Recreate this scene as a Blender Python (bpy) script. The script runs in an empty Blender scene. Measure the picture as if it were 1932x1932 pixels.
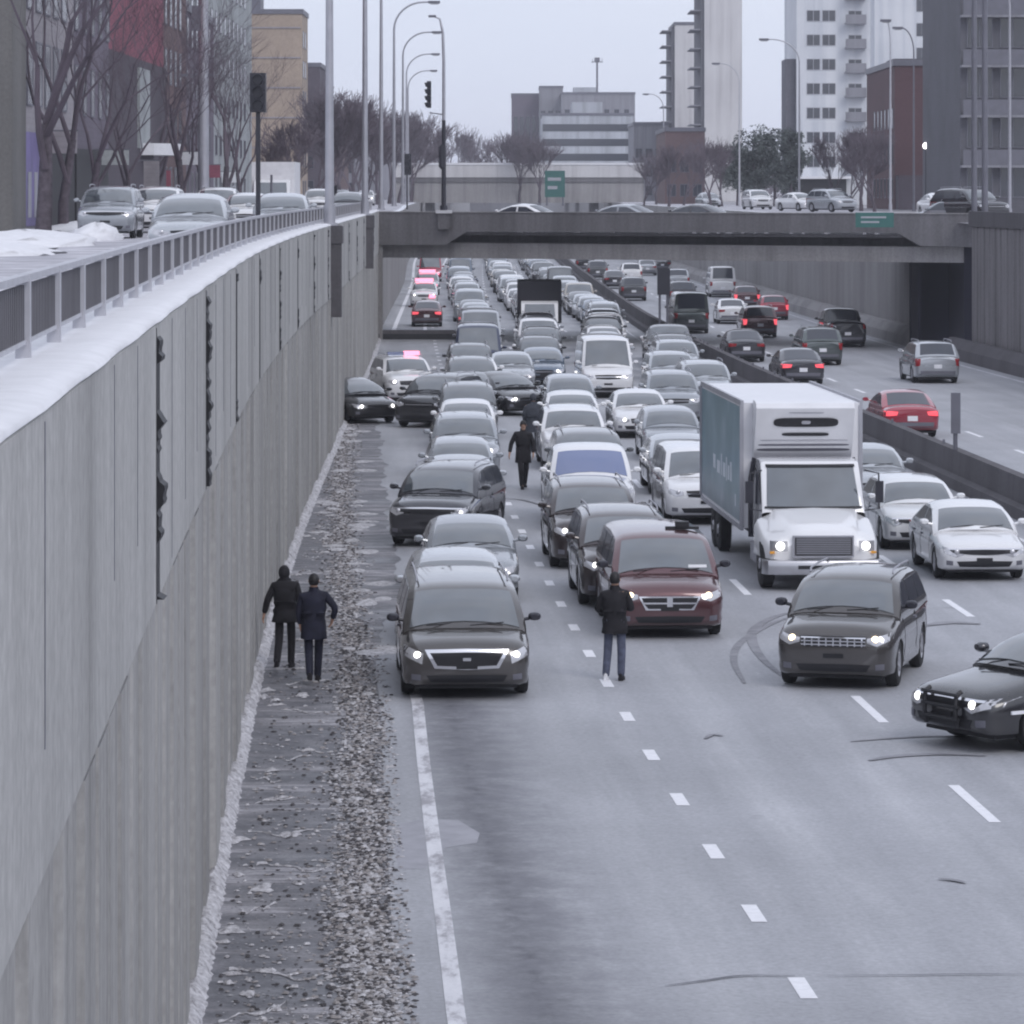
import bpy, bmesh, math, random
import numpy as np
from mathutils import Vector, Matrix
from mathutils.bvhtree import BVHTree
rnd = random.Random(7)
scene = bpy.context.scene
col = scene.collection
R = math.radians

# ---------------------------------------------------------------- camera
CAMZ = 7.8            # eye height above the sunken carriageway
FPX = 7300.0          # focal length in units of a 1932 px wide picture
HOR = 362.0           # horizon row in that picture
cd = bpy.data.cameras.new("camera")
cam = bpy.data.objects.new("camera", cd); col.objects.link(cam)
cam.location = (0, 0, CAMZ); cam.rotation_euler = (R(90), 0, 0)
cd.sensor_width = 36; cd.lens = FPX/1932*36
cd.shift_y = -(966-HOR)/1932
cd.clip_start = 0.5; cd.clip_end = 9000
scene.camera = cam

# ---------------------------------------------------------------- world, overcast daylight
SUN_EL, SUN_ROT = R(42), R(150)
w = bpy.data.worlds.new("World"); scene.world = w; w.use_nodes = True
nt = w.node_tree; nt.nodes.clear()
out = nt.nodes.new("ShaderNodeOutputWorld")
bg = nt.nodes.new("ShaderNodeBackground"); bg.inputs[1].default_value = 0.10
sky = nt.nodes.new("ShaderNodeTexSky"); sky.sky_type = 'NISHITA'; sky.sun_disc = False
sky.sun_elevation = SUN_EL; sky.sun_rotation = SUN_ROT; sky.dust_density = 2.0
bg2 = nt.nodes.new("ShaderNodeBackground"); bg2.inputs[1].default_value = 1.0
tc = nt.nodes.new("ShaderNodeTexCoord")
mp = nt.nodes.new("ShaderNodeMapping"); mp.inputs['Scale'].default_value = (1.2, 1.2, 7)
nz = nt.nodes.new("ShaderNodeTexNoise"); nz.inputs['Scale'].default_value = 2.3; nz.inputs['Detail'].default_value = 5
rp = nt.nodes.new("ShaderNodeValToRGB")
rp.color_ramp.elements[0].position = 0.25; rp.color_ramp.elements[0].color = (0.54, 0.59, 0.715, 1)
rp.color_ramp.elements[1].position = 0.8; rp.color_ramp.elements[1].color = (0.68, 0.705, 0.795, 1)
mx = nt.nodes.new("ShaderNodeMixShader"); mx.inputs[0].default_value = 0.93   # thick cloud deck over the blue sky
L = nt.links.new
L(sky.outputs[0], bg.inputs[0]); L(tc.outputs['Generated'], mp.inputs[0]); L(mp.outputs[0], nz.inputs['Vector'])
L(nz.outputs[0], rp.inputs[0]); L(rp.outputs[0], bg2.inputs[0])
L(bg.outputs[0], mx.inputs[1]); L(bg2.outputs[0], mx.inputs[2]); L(mx.outputs[0], out.inputs[0])

sl = bpy.data.lights.new("sun", 'SUN'); sl.energy = 0.7; sl.angle = R(25); sl.color = (1, 0.97, 0.95)
so = bpy.data.objects.new("sun", sl); col.objects.link(so)
# nishita: rotation measured from +Y clockwise
sd = Vector((math.sin(SUN_ROT)*math.cos(SUN_EL), math.cos(SUN_ROT)*math.cos(SUN_EL), math.sin(SUN_EL)))
so.rotation_euler = sd.to_track_quat('Z', 'Y').to_euler()

scene.view_settings.view_transform = 'Standard'; scene.view_settings.look = 'None'
scene.view_settings.exposure = 0.46; scene.view_settings.gamma = 1
scene.render.engine = 'CYCLES'
scene.cycles.use_denoising = True
scene.cycles.max_bounces = 6; scene.cycles.diffuse_bounces = 3; scene.cycles.glossy_bounces = 3
scene.cycles.volume_bounces = 1; scene.cycles.transmission_bounces = 3
scene.cycles.pixel_filter_type = 'GAUSSIAN'; scene.cycles.filter_width = 2.4
scene.cycles.use_adaptive_sampling = True

# ---------------------------------------------------------------- geometry of the place: smooth curves X(distance)
def hermite(xs, ys):
    xs = np.array(xs, float); ys = np.array(ys, float)
    m = np.gradient(ys, xs)
    def f(x):
        x = float(x)
        if x <= xs[0]: return ys[0]+m[0]*(x-xs[0])
        if x >= xs[-1]: return ys[-1]+m[-1]*(x-xs[-1])
        i = int(np.searchsorted(xs, x)-1); i = max(0, min(i, len(xs)-2))
        h = xs[i+1]-xs[i]; t = (x-xs[i])/h
        return ((2*t**3-3*t**2+1)*ys[i]+(t**3-2*t**2+t)*h*m[i]+(-2*t**3+3*t**2)*ys[i+1]+(t**3-t**2)*h*m[i+1])
    return f
D = hermite([20, 38, 53.7, 65.2, 80.3, 99, 120, 152, 212, 286, 441, 700, 1000, 1600],
            [3.88, 2.84, 1.92, 1.31, .603, -.19, -1.0, -2.4, -4.3, -5.6, -7.1, -8.6, -9.5, -11])
WL = hermite([16, 37.8, 65.6, 84, 124, 179, 205, 265, 315, 441, 700, 1000, 1600],
             [-2.14, -3.17, -4.32, -4.85, -5.6, -6.55, -7.1, -8.1, -8.9, -11.7, -14, -15, -16.5])
ME = hermite([20, 60, 92.6, 103, 128, 152, 212, 286, 441, 700, 1000, 1600],
             [16.0, 13.95, 12.2, 11.7, 10.5, 9.4, 7.6, 6.6, 5.2, 3.8, 3, 2])
WR = hermite([20, 100, 130, 160, 190, 216, 239, 360, 450, 700, 1000, 1600],
             [31, 26, 24.2, 22.4, 21.0, 20.0, 19.4, 16.5, 15.4, 13.5, 12.5, 11])
LINE = lambda z: D(z)-np.interp(z, [30, 36, 59, 90, 140], [3.5, 3.47, 3.08, 3.3, 3.4])
def heading(f, z): return (f(z+1)-f(z-1))/2
def px2x(px, Z): return (px-966)/FPX*Z
def py2z(py, Z): return CAMZ-(py-HOR)/FPX*Z
def gy(py, h=0.0): return (CAMZ-h)*FPX/(py-HOR)     # distance of a ground row
STREET = 6.3

# ---------------------------------------------------------------- tagging and linking
def tag(o, label=None, cat=None, group=None, kind=None):
    if label: o['label'] = label
    if cat: o['category'] = cat
    if group: o['group'] = group
    if kind: o['kind'] = kind
    return o
def empty(name, loc=(0, 0, 0), rz=0.0):
    o = bpy.data.objects.new(name, None); col.objects.link(o)
    o.location = loc; o.rotation_euler = (0, 0, rz); o.empty_display_size = 0.3
    return o
def copy_tree(o, parent=None):
    c = o.copy(); col.objects.link(c)
    if parent is not None: c.parent = parent
    for ch in o.children: copy_tree(ch, c)
    return c

class MB:
    def __init__(s): s.v = []; s.f = []; s.m = []; s.uv = None
    def add(s, vs, fs, mi=0):
        b = len(s.v); s.v += [tuple(map(float, p)) for p in vs]
        for f in fs: s.f.append([i+b for i in f]); s.m.append(mi)
    def box(s, x0, x1, y0, y1, z0, z1, mi=0, M=None):
        vs = [(x0,y0,z0),(x1,y0,z0),(x1,y1,z0),(x0,y1,z0),(x0,y0,z1),(x1,y0,z1),(x1,y1,z1),(x0,y1,z1)]
        if M is not None: vs = [M @ Vector(p) for p in vs]
        s.add(vs, [(0,3,2,1),(4,5,6,7),(0,1,5,4),(1,2,6,5),(2,3,7,6),(3,0,4,7)], mi)
    def tube(s, pts, rad, n=8, mi=0, caps=True):
        pts = [Vector(p) for p in pts]
        if not hasattr(rad, '__len__'): rad = [rad]*len(pts)
        rings = []; b = len(s.v); up = None
        for i, p in enumerate(pts):
            d = (pts[min(i+1, len(pts)-1)]-pts[max(i-1, 0)]).normalized()
            a = up if up is not None else (Vector((1, 0, 0)) if abs(d.x) < .9 else Vector((0, 1, 0)))
            u = (a-d*a.dot(d)).normalized(); up = u; v = d.cross(u)
            for k in range(n):
                t = 2*math.pi*k/n; s.v.append(tuple(p+(u*math.cos(t)+v*math.sin(t))*rad[i]))
        for i in range(len(pts)-1):
            for k in range(n):
                s.f.append([b+i*n+k, b+i*n+(k+1) % n, b+(i+1)*n+(k+1) % n, b+(i+1)*n+k]); s.m.append(mi)
        if caps:
            s.f.append([b+k for k in range(n)][::-1]); s.m.append(mi)
            e = b+(len(pts)-1)*n; s.f.append([e+k for k in range(n)]); s.m.append(mi)
    def grid(s, P, mi=0, flip=False, closed=False):
        nr, nc = len(P), len(P[0]); b = len(s.v)
        for r in P: s.v += [tuple(map(float, p)) for p in r]
        for i in range(nr-1):
            for j in range(nc if closed else nc-1):
                q = [b+i*nc+j, b+i*nc+(j+1) % nc, b+(i+1)*nc+(j+1) % nc, b+(i+1)*nc+j]
                s.f.append(q[::-1] if flip else q); s.m.append(mi)
    def lathe(s, prof, axis='x', c=(0, 0, 0), n=20, mi=0):
        P = []
        for a, r in prof:
            row = []
            for k in range(n):
                t = 2*math.pi*k/n; u, v = r*math.cos(t), r*math.sin(t)
                p = (a, u, v) if axis == 'x' else ((u, a, v) if axis == 'y' else (u, v, a))
                row.append((p[0]+c[0], p[1]+c[1], p[2]+c[2]))
            P.append(row)
        s.grid(P, mi, closed=True)
    def mesh(s, name, mats, smooth=None):
        me = bpy.data.meshes.new(name); me.from_pydata(s.v, [], s.f)
        for m in (mats if isinstance(mats, (list, tuple)) else [mats]): me.materials.append(m)
        if any(s.m): me.polygons.foreach_set('material_index', s.m)
        if s.uv is not None:
            l = me.uv_layers.new(name='UVMap')
            vi = np.empty(len(me.loops), np.int32); me.loops.foreach_get('vertex_index', vi)
            l.data.foreach_set('uv', np.array(s.uv, np.float32)[vi].ravel())
        me.update()
        if smooth is not None:
            me.polygons.foreach_set('use_smooth', [True]*len(me.polygons))
            if smooth < 180: me.set_sharp_from_angle(angle=R(smooth))
        return me
    def build(s, name, mats, parent=None, smooth=None, loc=None):
        o = bpy.data.objects.new(name, s.mesh(name, mats, smooth)); col.objects.link(o)
        if parent is not None: o.parent = parent
        if loc is not None: o.location = loc
        return o
def obj(name, me, parent=None, loc=(0, 0, 0), rot=(0, 0, 0), sc=None):
    o = bpy.data.objects.new(name, me); col.objects.link(o)
    if parent is not None: o.parent = parent
    o.location = loc; o.rotation_euler = rot
    if sc is not None: o.scale = sc
    return o

# ---------------------------------------------------------------- materials
class NT:
    def __init__(s, name):
        s.mat = bpy.data.materials.new(name); s.mat.use_nodes = True; s.t = s.mat.node_tree
        s.b = s.t.nodes['Principled BSDF']
    def n(s, typ, **kw):
        nd = s.t.nodes.new(typ)
        for k, v in kw.items():
            if k in nd.inputs: nd.inputs[k].default_value = v
            else: setattr(nd, k, v)
        return nd
    def l(s, a, b): s.t.links.new(a, b)
    def coord(s, kind='Object', scale=(1, 1, 1)):
        t = s.n('ShaderNodeTexCoord'); m = s.n('ShaderNodeMapping'); m.inputs['Scale'].default_value = scale
        s.l(t.outputs[kind], m.inputs[0]); return m.outputs[0]
    def geo(s, scale=(1, 1, 1)):
        t = s.n('ShaderNodeNewGeometry'); m = s.n('ShaderNodeMapping'); m.inputs['Scale'].default_value = scale
        s.l(t.outputs['Position'], m.inputs[0]); return m.outputs[0]
    def noise(s, vec, scale, detail=4, rough=.55):
        n = s.n('ShaderNodeTexNoise'); n.inputs['Scale'].default_value = scale
        n.inputs['Detail'].default_value = detail; n.inputs['Roughness'].default_value = rough
        s.l(vec, n.inputs['Vector']); return n.outputs['Fac']
    def ramp(s, fac, stops):
        r = s.n('ShaderNodeValToRGB'); e = r.color_ramp.elements
        while len(e) < len(stops): e.new(0.5)
        for i, (p, c) in enumerate(stops):
            e[i].position = p; e[i].color = (c[0], c[1], c[2], 1) if hasattr(c, '__len__') else (c, c, c, 1)
        s.l(fac, r.inputs[0]); return r.outputs[0]
    def mix(s, fac, a, b, mode='MIX'):
        m = s.n('ShaderNodeMix', data_type='RGBA', blend_type=mode)
        for sock, v in ((m.inputs[0], fac), (m.inputs[6], a), (m.inputs[7], b)):
            if hasattr(v, 'is_linked') or hasattr(v, 'links'): s.l(v, sock)
            elif hasattr(v, '__len__'): sock.default_value = (v[0], v[1], v[2], 1)
            else: sock.default_value = v
        return m.outputs[2]
    def math(s, op, a, b=None, clamp=False):
        m = s.n('ShaderNodeMath', operation=op, use_clamp=clamp)
        for i, v in enumerate((a, b)):
            if v is None: continue
            if hasattr(v, 'links'): s.l(v, m.inputs[i])
            else: m.inputs[i].default_value = v
        return m.outputs[0]
    def bump(s, h, strength=.3, dist=.02):
        b = s.n('ShaderNodeBump'); b.inputs['Strength'].default_value = strength; b.inputs['Distance'].default_value = dist
        s.l(h, b.inputs['Height']); s.l(b.outputs[0], s.b.inputs['Normal'])
    def col(s, c):
        if hasattr(c, 'links'): s.l(c, s.b.inputs['Base Color'])
        else: s.b.inputs['Base Color'].default_value = (c[0], c[1], c[2], 1)
    def set(s, **kw):
        for k, v in kw.items():
            k = k.replace('_', ' ').title().replace('Ior', 'IOR')
            s.b.inputs[k].default_value = v
        return s

def simple(name, c, rough=.6, metal=0.0, var=.12, scale=3.0, ior=1.5, bump=0):
    t = NT(name); v = t.coord('Object')
    f = t.noise(v, scale, 4)
    a = tuple(x*(1-var) for x in c); b = tuple(min(1, x*(1+var)) for x in c)
    t.col(t.ramp(f, [(.3, a), (.7, b)]))
    t.b.inputs['Roughness'].default_value = rough; t.b.inputs['Metallic'].default_value = metal; t.b.inputs['IOR'].default_value = ior
    if bump: t.bump(f, bump, .02)
    return t.mat
def emis(name, c, e, base=(.8, .8, .8)):
    t = NT(name); t.col(base); t.b.inputs['Emission Color'].default_value = (c[0], c[1], c[2], 1)
    t.b.inputs['Emission Strength'].default_value = e; t.b.inputs['Roughness'].default_value = .2
    return t.mat
def concrete(name, c, streak=.25, scale=.6):
    t = NT(name); g = t.geo((1, 1, .06)); g2 = t.geo()
    st = t.noise(g, 3.4, 6, .7); st2 = t.noise(t.geo((1, .35, .03)), 1.1, 3, .5); fine = t.noise(g2, 9, 5, .6); big = t.noise(g2, scale*.25, 3)
    base = t.ramp(st, [(.25, tuple(x*(1-streak) for x in c)), (.55, c), (.8, tuple(min(1, x*(1+streak*.5)) for x in c))])
    base = t.mix(.5, base, t.ramp(fine, [(.3, .36), (.7, .64)]), 'OVERLAY')
    base = t.mix(.6, base, t.ramp(big, [(.3, .42), (.7, .58)]), 'OVERLAY')
    base = t.mix(.55, base, t.ramp(st2, [(.35, .34), (.5, .52), (.65, .60)]), 'OVERLAY')
    sp = t.ramp(t.noise(t.geo(), 1.7, 7, .75), [(.66, 0), (.74, 1)]); base = t.mix(t.math('MULTIPLY', sp, .35), base, tuple(x*.45 for x in c))
    t.col(base); t.b.inputs['Roughness'].default_value = .85; t.bump(fine, .35, .012)
    return t.mat

M = {}
M['wall'] = concrete('wall_concrete', (.335, .328, .322), .42)
M['wall_up'] = concrete('wall_concrete_upper', (.385, .38, .375), .20)
M['wall_r'] = concrete('wall_concrete_dark', (.20, .19, .20), .4)
M['bridge'] = concrete('bridge_concrete', (.155, .15, .16), .22)
M['bridge_girder'] = concrete('girder_concrete', (.29, .28, .285), .2)
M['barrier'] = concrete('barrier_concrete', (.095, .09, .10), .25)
M['snow'] = simple('snow', (.72, .72, .75), .7, var=.06, scale=4, bump=.4)
M['dirty_snow'] = (lambda t: (t.col(t.ramp(t.noise(t.geo(), 9, 6, .75), [(.34, (.16, .15, .16)), (.47, (.42, .41, .43)), (.64, (.66, .65, .68))])),
                              t.bump(t.noise(t.geo(), 9, 5), .7, .05), t.set(roughness=.75), t.mat)[-1])(NT('dirty_snow'))
M['white_paint'] = simple('white_marking_paint', (.80, .80, .84), .6, var=.08, scale=9)
M['line_paint'] = (lambda t: (t.col(t.ramp(t.noise(t.geo((1, .35, 1)), 3.2, 5, .7), [(.36, (.33, .32, .35)), (.5, (.66, .66, .70)), (.7, (.78, .78, .82))])),
                              t.set(roughness=.6), t.mat)[-1])(NT('worn_line_paint'))
M['galv'] = simple('galvanised_metal', (.42, .42, .46), .45, .6, .1, 2)
M['galv_dark'] = simple('grey_painted_steel', (.15, .15, .18), .5, .2, .1, 2)
M['rail_light'] = simple('pale_rail_metal', (.46, .46, .50), .5, .2, .1, 5)
M['picket'] = simple('grey_picket_metal', (.10, .097, .11), .6, .1, .2, 1.2)
M['black'] = simple('black_plastic', (.012, .012, .016), .55, 0, .2)
M['blackpaint'] = simple('black_pole_paint', (.02, .02, .03), .4, 0, .2)
M['bark'] = simple('bark', (.085, .07, .085), .9, 0, .35, 6, bump=.5)
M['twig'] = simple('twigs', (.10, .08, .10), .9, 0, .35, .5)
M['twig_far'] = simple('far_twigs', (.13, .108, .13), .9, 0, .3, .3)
M['rubber'] = simple('tyre_rubber', (.018, .018, .02), .8, 0, .3)
M['rim'] = simple('alloy_rim', (.45, .45, .48), .35, .7, .08)
M['chrome'] = simple('chrome', (.75, .75, .78), .18, 1.0, .03)
M['mirrorglass'] = simple('mirror_glass', (.5, .5, .55), .05, 1.0, .02)
M['lens'] = simple('headlamp_lens', (.55, .55, .58), .12, .45, .15, 9)
M['amber'] = simple('amber_lens', (.75, .35, .05), .2)
M['tail'] = simple('tail_lamp_red', (.28, .012, .018), .2, 0, .1)
M['lamp_on'] = emis('lit_headlamp', (1, .98, .95), 3.0)
M['warm_on'] = emis('lit_amber_headlamp', (1, .78, .45), 2.4)
M['tail_on'] = emis('lit_tail_lamp', (1, .12, .16), .8, (.5, .02, .03))
M['red_on'] = emis('lit_red_beacon', (1, .30, .45), 1.5, (.6, .05, .1))
M['white_on'] = emis('lit_white_light', (1, .95, .97), 4.0)
t = NT('car_glass'); g = t.coord('Object', (1, 1, 1)); f = t.noise(g, 1.6, 3)
t.col(t.ramp(f, [(.3, (.03, .038, .045)), (.7, (.075, .09, .105))])); t.set(roughness=.09, specular_ior_level=1.0); t.b.inputs['IOR'].default_value = 1.85
t.b.inputs['Coat Weight'].default_value = .6; t.b.inputs['Coat Roughness'].default_value = .03; M['glass'] = t.mat
t = NT('dark_window_glass'); t.col((.03, .035, .05)); t.set(roughness=.12); t.b.inputs['IOR'].default_value = 1.8; M['winglass'] = t.mat
t = NT('blue_tinted_glass'); t.col((.13, .17, .33)); t.set(roughness=.09); t.b.inputs['IOR'].default_value = 2.2; M['blueglass'] = t.mat  # glass with a blue base colour

def paint(name, c, metal=.35, dirt=.5):
    t = NT(name); v = t.coord('Object'); f = t.noise(v, 2.6, 5, .65)
    sep = t.n('ShaderNodeSeparateXYZ'); t.l(v, sep.inputs[0])
    low = t.math('SUBTRACT', .95, sep.outputs[2]); low = t.math('MULTIPLY', low, .9, True)
    d = t.math('MULTIPLY', t.math('MULTIPLY', low, f), dirt*1.5, True)      # road salt and grime thrown up on the sills
    lum = .075
    t.col(t.mix(d, tuple(c), (lum, lum*.98, lum*1.02)))
    t.b.inputs['Metallic'].default_value = metal
    t.l(t.math('ADD', t.math('MULTIPLY', d, .5), .24, True), t.b.inputs['Roughness'])
    t.b.inputs['Coat Weight'].default_value = 1; t.b.inputs['Coat IOR'].default_value = 1.6; t.b.inputs['Coat Roughness'].default_value = .05
    return t.mat
PC = {'white': (.80, .80, .82), 'silver': (.46, .48, .51), 'pale grey': (.34, .36, .39), 'grey': (.12, .125, .135),
      'dark grey': (.045, .045, .055), 'black': (.006, .006, .010), 'maroon': (.115, .042, .048), 'red': (.33, .02, .045),
      'dark blue': (.025, .035, .08), 'blue-grey': (.14, .18, .24), 'taupe': (.075, .068, .066), 'beige': (.42, .39, .35),
      'brown': (.035, .022, .022), 'green-grey': (.10, .12, .12)}
PAINT = {k: paint('paint_'+k.replace(' ', '_').replace('-', '_'), v, 0.0 if k in ('white', 'beige', 'black', 'red') else .45) for k, v in PC.items()}
# ================================================================ setting
def strip(name, fL, fR, z, Z0, Z1, step, mat, parent=None, kind='structure', nx=1, uvc=D):
    m = MB(); m.uv = []; P = []
    n = max(2, int((Z1-Z0)/step)+1)
    for i in range(n):
        Z = Z0+(Z1-Z0)*i/(n-1); a, b = fL(Z), fR(Z); row = []
        for j in range(nx+1):
            X = a+(b-a)*j/nx; row.append((X, Z, z(Z) if callable(z) else z)); m.uv.append((X-uvc(Z), Z))
        P.append(row)
    m.grid(P); o = m.build(name, mat, parent)
    if kind: o['kind'] = kind
    return o

# carriageway concrete: lateral wear bands follow the lanes
t = NT('road_concrete')
tcn = t.n('ShaderNodeTexCoord'); sx = t.n('ShaderNodeSeparateXYZ'); t.l(tcn.outputs['UV'], sx.inputs[0]); U, V = sx.outputs[0], sx.outputs[1]
cmb = t.n('ShaderNodeCombineXYZ'); t.l(U, cmb.inputs[0]); t.l(t.math('MULTIPLY', V, .05), cmb.inputs[1])
longn = t.noise(cmb.outputs[0], 1.3, 5, .6)
cmb2 = t.n('ShaderNodeCombineXYZ'); t.l(U, cmb2.inputs[0]); t.l(V, cmb2.inputs[1])
patch = t.noise(cmb2.outputs[0], .16, 5, .65); grain = t.noise(cmb2.outputs[0], 14, 4, .7); mid = t.noise(cmb2.outputs[0], 1.6, 5, .65)
wav = t.math('MULTIPLY', t.math('SINE', t.math('MULTIPLY', t.math('ADD', U, t.math('MULTIPLY', mid, .3)), 3.49)), .5)
wav = t.math('ADD', wav, .5)
c0 = t.ramp(longn, [(.25, (.285, .29, .315)), (.5, (.36, .366, .395)), (.78, (.455, .46, .49))])
c0 = t.mix(t.math('MULTIPLY', wav, .42), c0, (.325, .33, .36))
c0 = t.mix(.55, c0, t.ramp(patch, [(.3, .36), (.7, .61)]), 'OVERLAY')
c0 = t.mix(.4, c0, t.ramp(t.noise(cmb2.outputs[0], 5, 6, .75), [(.3, .40), (.7, .58)]), 'OVERLAY')
c0 = t.mix(.5, c0, t.ramp(grain, [(.3, .33), (.7, .66)]), 'OVERLAY')
# sooty band just inside the edge line of the merge lane, a stain with a shape of its own
def bell(c, wd):
    a = t.math('ABSOLUTE', t.math('SUBTRACT', t.math('ADD', U, t.math('MULTIPLY', mid, .35)), c+.17))
    return t.math('SUBTRACT', 1.0, t.math('DIVIDE', a, wd), True)
near = t.math('SUBTRACT', 1.0, t.math('DIVIDE', t.math('SUBTRACT', V, 58.0), 20.0), True)
st = t.math('MULTIPLY', t.math('MULTIPLY', bell(-2.60, .80), near), t.math('ADD', t.math('MULTIPLY', longn, .7), .55), True)
st = t.math('MULTIPLY', st, t.ramp(t.noise(cmb2.outputs[0], 2.6, 6, .75), [(.38, .55), (.6, 1.0)]))
c0 = t.mix(t.math('MULTIPLY', st, 1.0, True), c0, (.075, .075, .092))
st2 = t.math('MULTIPLY', bell(-2.3, 1.0), t.ramp(mid, [(.42, 0), (.62, 1)]))
c0 = t.mix(t.math('MULTIPLY', t.math('MULTIPLY', st2, near), .70, True), c0, (.13, .13, .155))
spots = t.ramp(t.noise(cmb2.outputs[0], .9, 3, .5), [(.70, 0), (.76, 1)])
c0 = t.mix(t.math('MULTIPLY', spots, .35), c0, (.16, .16, .18))
t.col(c0); t.set(roughness=.62); t.bump(grain, .15, .006); M['road'] = t.mat

# shoulder: darker asphalt with meltwater bands and grit
t = NT('shoulder_asphalt'); g = t.geo()
tc2 = t.n('ShaderNodeTexCoord')
mpn = t.n('ShaderNodeMapping'); mpn.inputs['Scale'].default_value = (.22, 1, 1); t.l(g, mpn.inputs[0])
b1 = t.noise(mpn.outputs[0], .95, 5, .6); b2 = t.noise(g, 1.7, 6, .7); b3 = t.noise(g, 18, 4, .7)
c = t.ramp(b1, [(.3, (.075, .075, .088)), (.50, (.115, .115, .13)), (.56, (.20, .195, .21)), (.60, (.40, .39, .42)), (.64, (.20, .20, .22)), (.8, (.13, .127, .14))])
c = t.mix(t.ramp(b2, [(.45, 0), (.62, .55)]), c, (.27, .265, .285))
c = t.mix(.55, c, t.ramp(b3, [(.3, .25), (.7, .75)]), 'OVERLAY')
t.col(c); t.l(t.ramp(b1, [(.35, .35), (.6, .8)]), t.b.inputs['Roughness']); t.bump(b3, .5, .01); M['shoulder'] = t.mat

t = NT('upper_street_salted'); g = t.geo(); a = t.noise(g, .5, 5, .6)
t.col(t.ramp(a, [(.35, (.30, .30, .33)), (.55, (.45, .44, .48)), (.68, (.72, .71, .75))])); t.set(roughness=.8); M['street'] = t.mat
M['ground'] = simple('frozen_ground', (.33, .32, .34), .9, 0, .25, .03)

strip('road', lambda z: LINE(z)-.55, lambda z: ME(z)-.02, 0.0, -30, 1500, 6, M['road'], nx=6)
strip('far_carriageway', lambda z: ME(z)+.62, WR, 0.0, -30, 1500, 6, M['road'], nx=4, uvc=lambda z: ME(z)+1.2)
strip('shoulder', lambda z: WL(z)-.1, lambda z: LINE(z)-.25, -.004, -30, 205, 2, M['shoulder'], nx=2)
strip('verge', lambda z: LINE(z)-.6+.1*math.sin(z*1.3), lambda z: LINE(z)+.30+.07*math.sin(z*.53)+.06*math.sin(z*1.31+1)+.05*math.sin(z*2.9+2)-1.2*max(0, 1-(z-61)/14), .0075, 61, 190, .5, M['shoulder'], nx=2)
strip('ramp_road', lambda z: WL(z)-.1, lambda z: LINE(z)-.26, -.004, 205.01, 1500, 6, M['road'], nx=2, uvc=WL)
# the two street levels above the trench
strip('ground', lambda z: -2500, lambda z: WL(z)-12.8, STREET-.02, -60, 1500, 40, M['ground'])
strip('upper_street', lambda z: WL(z)-13.59, lambda z: WL(z)-.55, STREET, -60, 1500, 8, M['street'], nx=4)
strip('ground', lambda z: WR(z)+9, lambda z: 2500, STREET-.02, -60, 1500, 40, M['ground'])
strip('service_street', lambda z: WR(z)+.5, lambda z: WR(z)+9.99, STREET, -60, 1500, 8, M['street'], nx=4)
m = MB(); m.add([(-2500, 1500, STREET-.03), (2500, 1500, STREET-.03), (2500, 6500, STREET-.03), (-2500, 6500, STREET-.03)], [(0, 1, 2, 3)])
m.build('ground', M['ground'])['kind'] = 'structure'
m = MB(); m.box(-30, 30, 1500.01, 1501, -1, STREET-.03); tag(m.build('trench_end_wall', M['barrier']), 'grey end wall closing the sunken motorway far away', 'wall')

# painted markings, each about 4 mm above the road
def dashes(name, off, Z0, Z1, period, ln, wd, mat):
    m = MB(); Z = Z0
    while Z < Z1:
        z0, z1 = Z-ln/2, Z+ln/2; x0, x1 = D(z0)+off, D(z1)+off
        m.add([(x0-wd/2, z0, .005), (x0+wd/2, z0, .005), (x1+wd/2, z1, .005), (x1-wd/2, z1, .005)], [(0, 1, 2, 3)]); Z += period
    m.build(name, mat)['kind'] = 'structure'
dashes('lane_marking', 0, 37.9-8*3.92, 420, 3.92, 1.0, .17, M['white_paint'])
dashes('lane_marking', 3.72, 49.35-4*9, 420, 9.0, 3.0, .15, M['white_paint'])
dashes('lane_marking', 7.4, 54.5-4*9, 420, 9.0, 3.0, .15, M['white_paint'])
m = MB(); Z = 15
while Z < 500:
    f = lambda q: ME(q)+4.2
    m.add([(f(Z)-.08, Z, .005), (f(Z)+.08, Z, .005), (f(Z+3)+.08, Z+3, .005), (f(Z+3)-.08, Z+3, .005)], [(0, 1, 2, 3)]); Z += 9
m.build('lane_marking', M['white_paint'])['kind'] = 'structure'
strip('edge_line', lambda z: LINE(z)-.08, lambda z: LINE(z)+.10, .005, -10, 63, 2, M['line_paint'])
strip('edge_line', lambda z: ME(z)-1.15, lambda z: ME(z)-1.02, .005, -10, 700, 4, M['line_paint'])
strip('edge_line', lambda z: WR(z)-1.6, lambda z: WR(z)-1.45, .005, -10, 700, 4, M['line_paint'])
strip('edge_line', lambda z: WL(z)+.55, lambda z: WL(z)+.80, .005, 206, 700, 4, M['white_paint'])
strip('edge_line', lambda z: D(z)-.55, lambda z: D(z)-.35, .005, 206, 700, 4, M['white_paint'])
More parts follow.
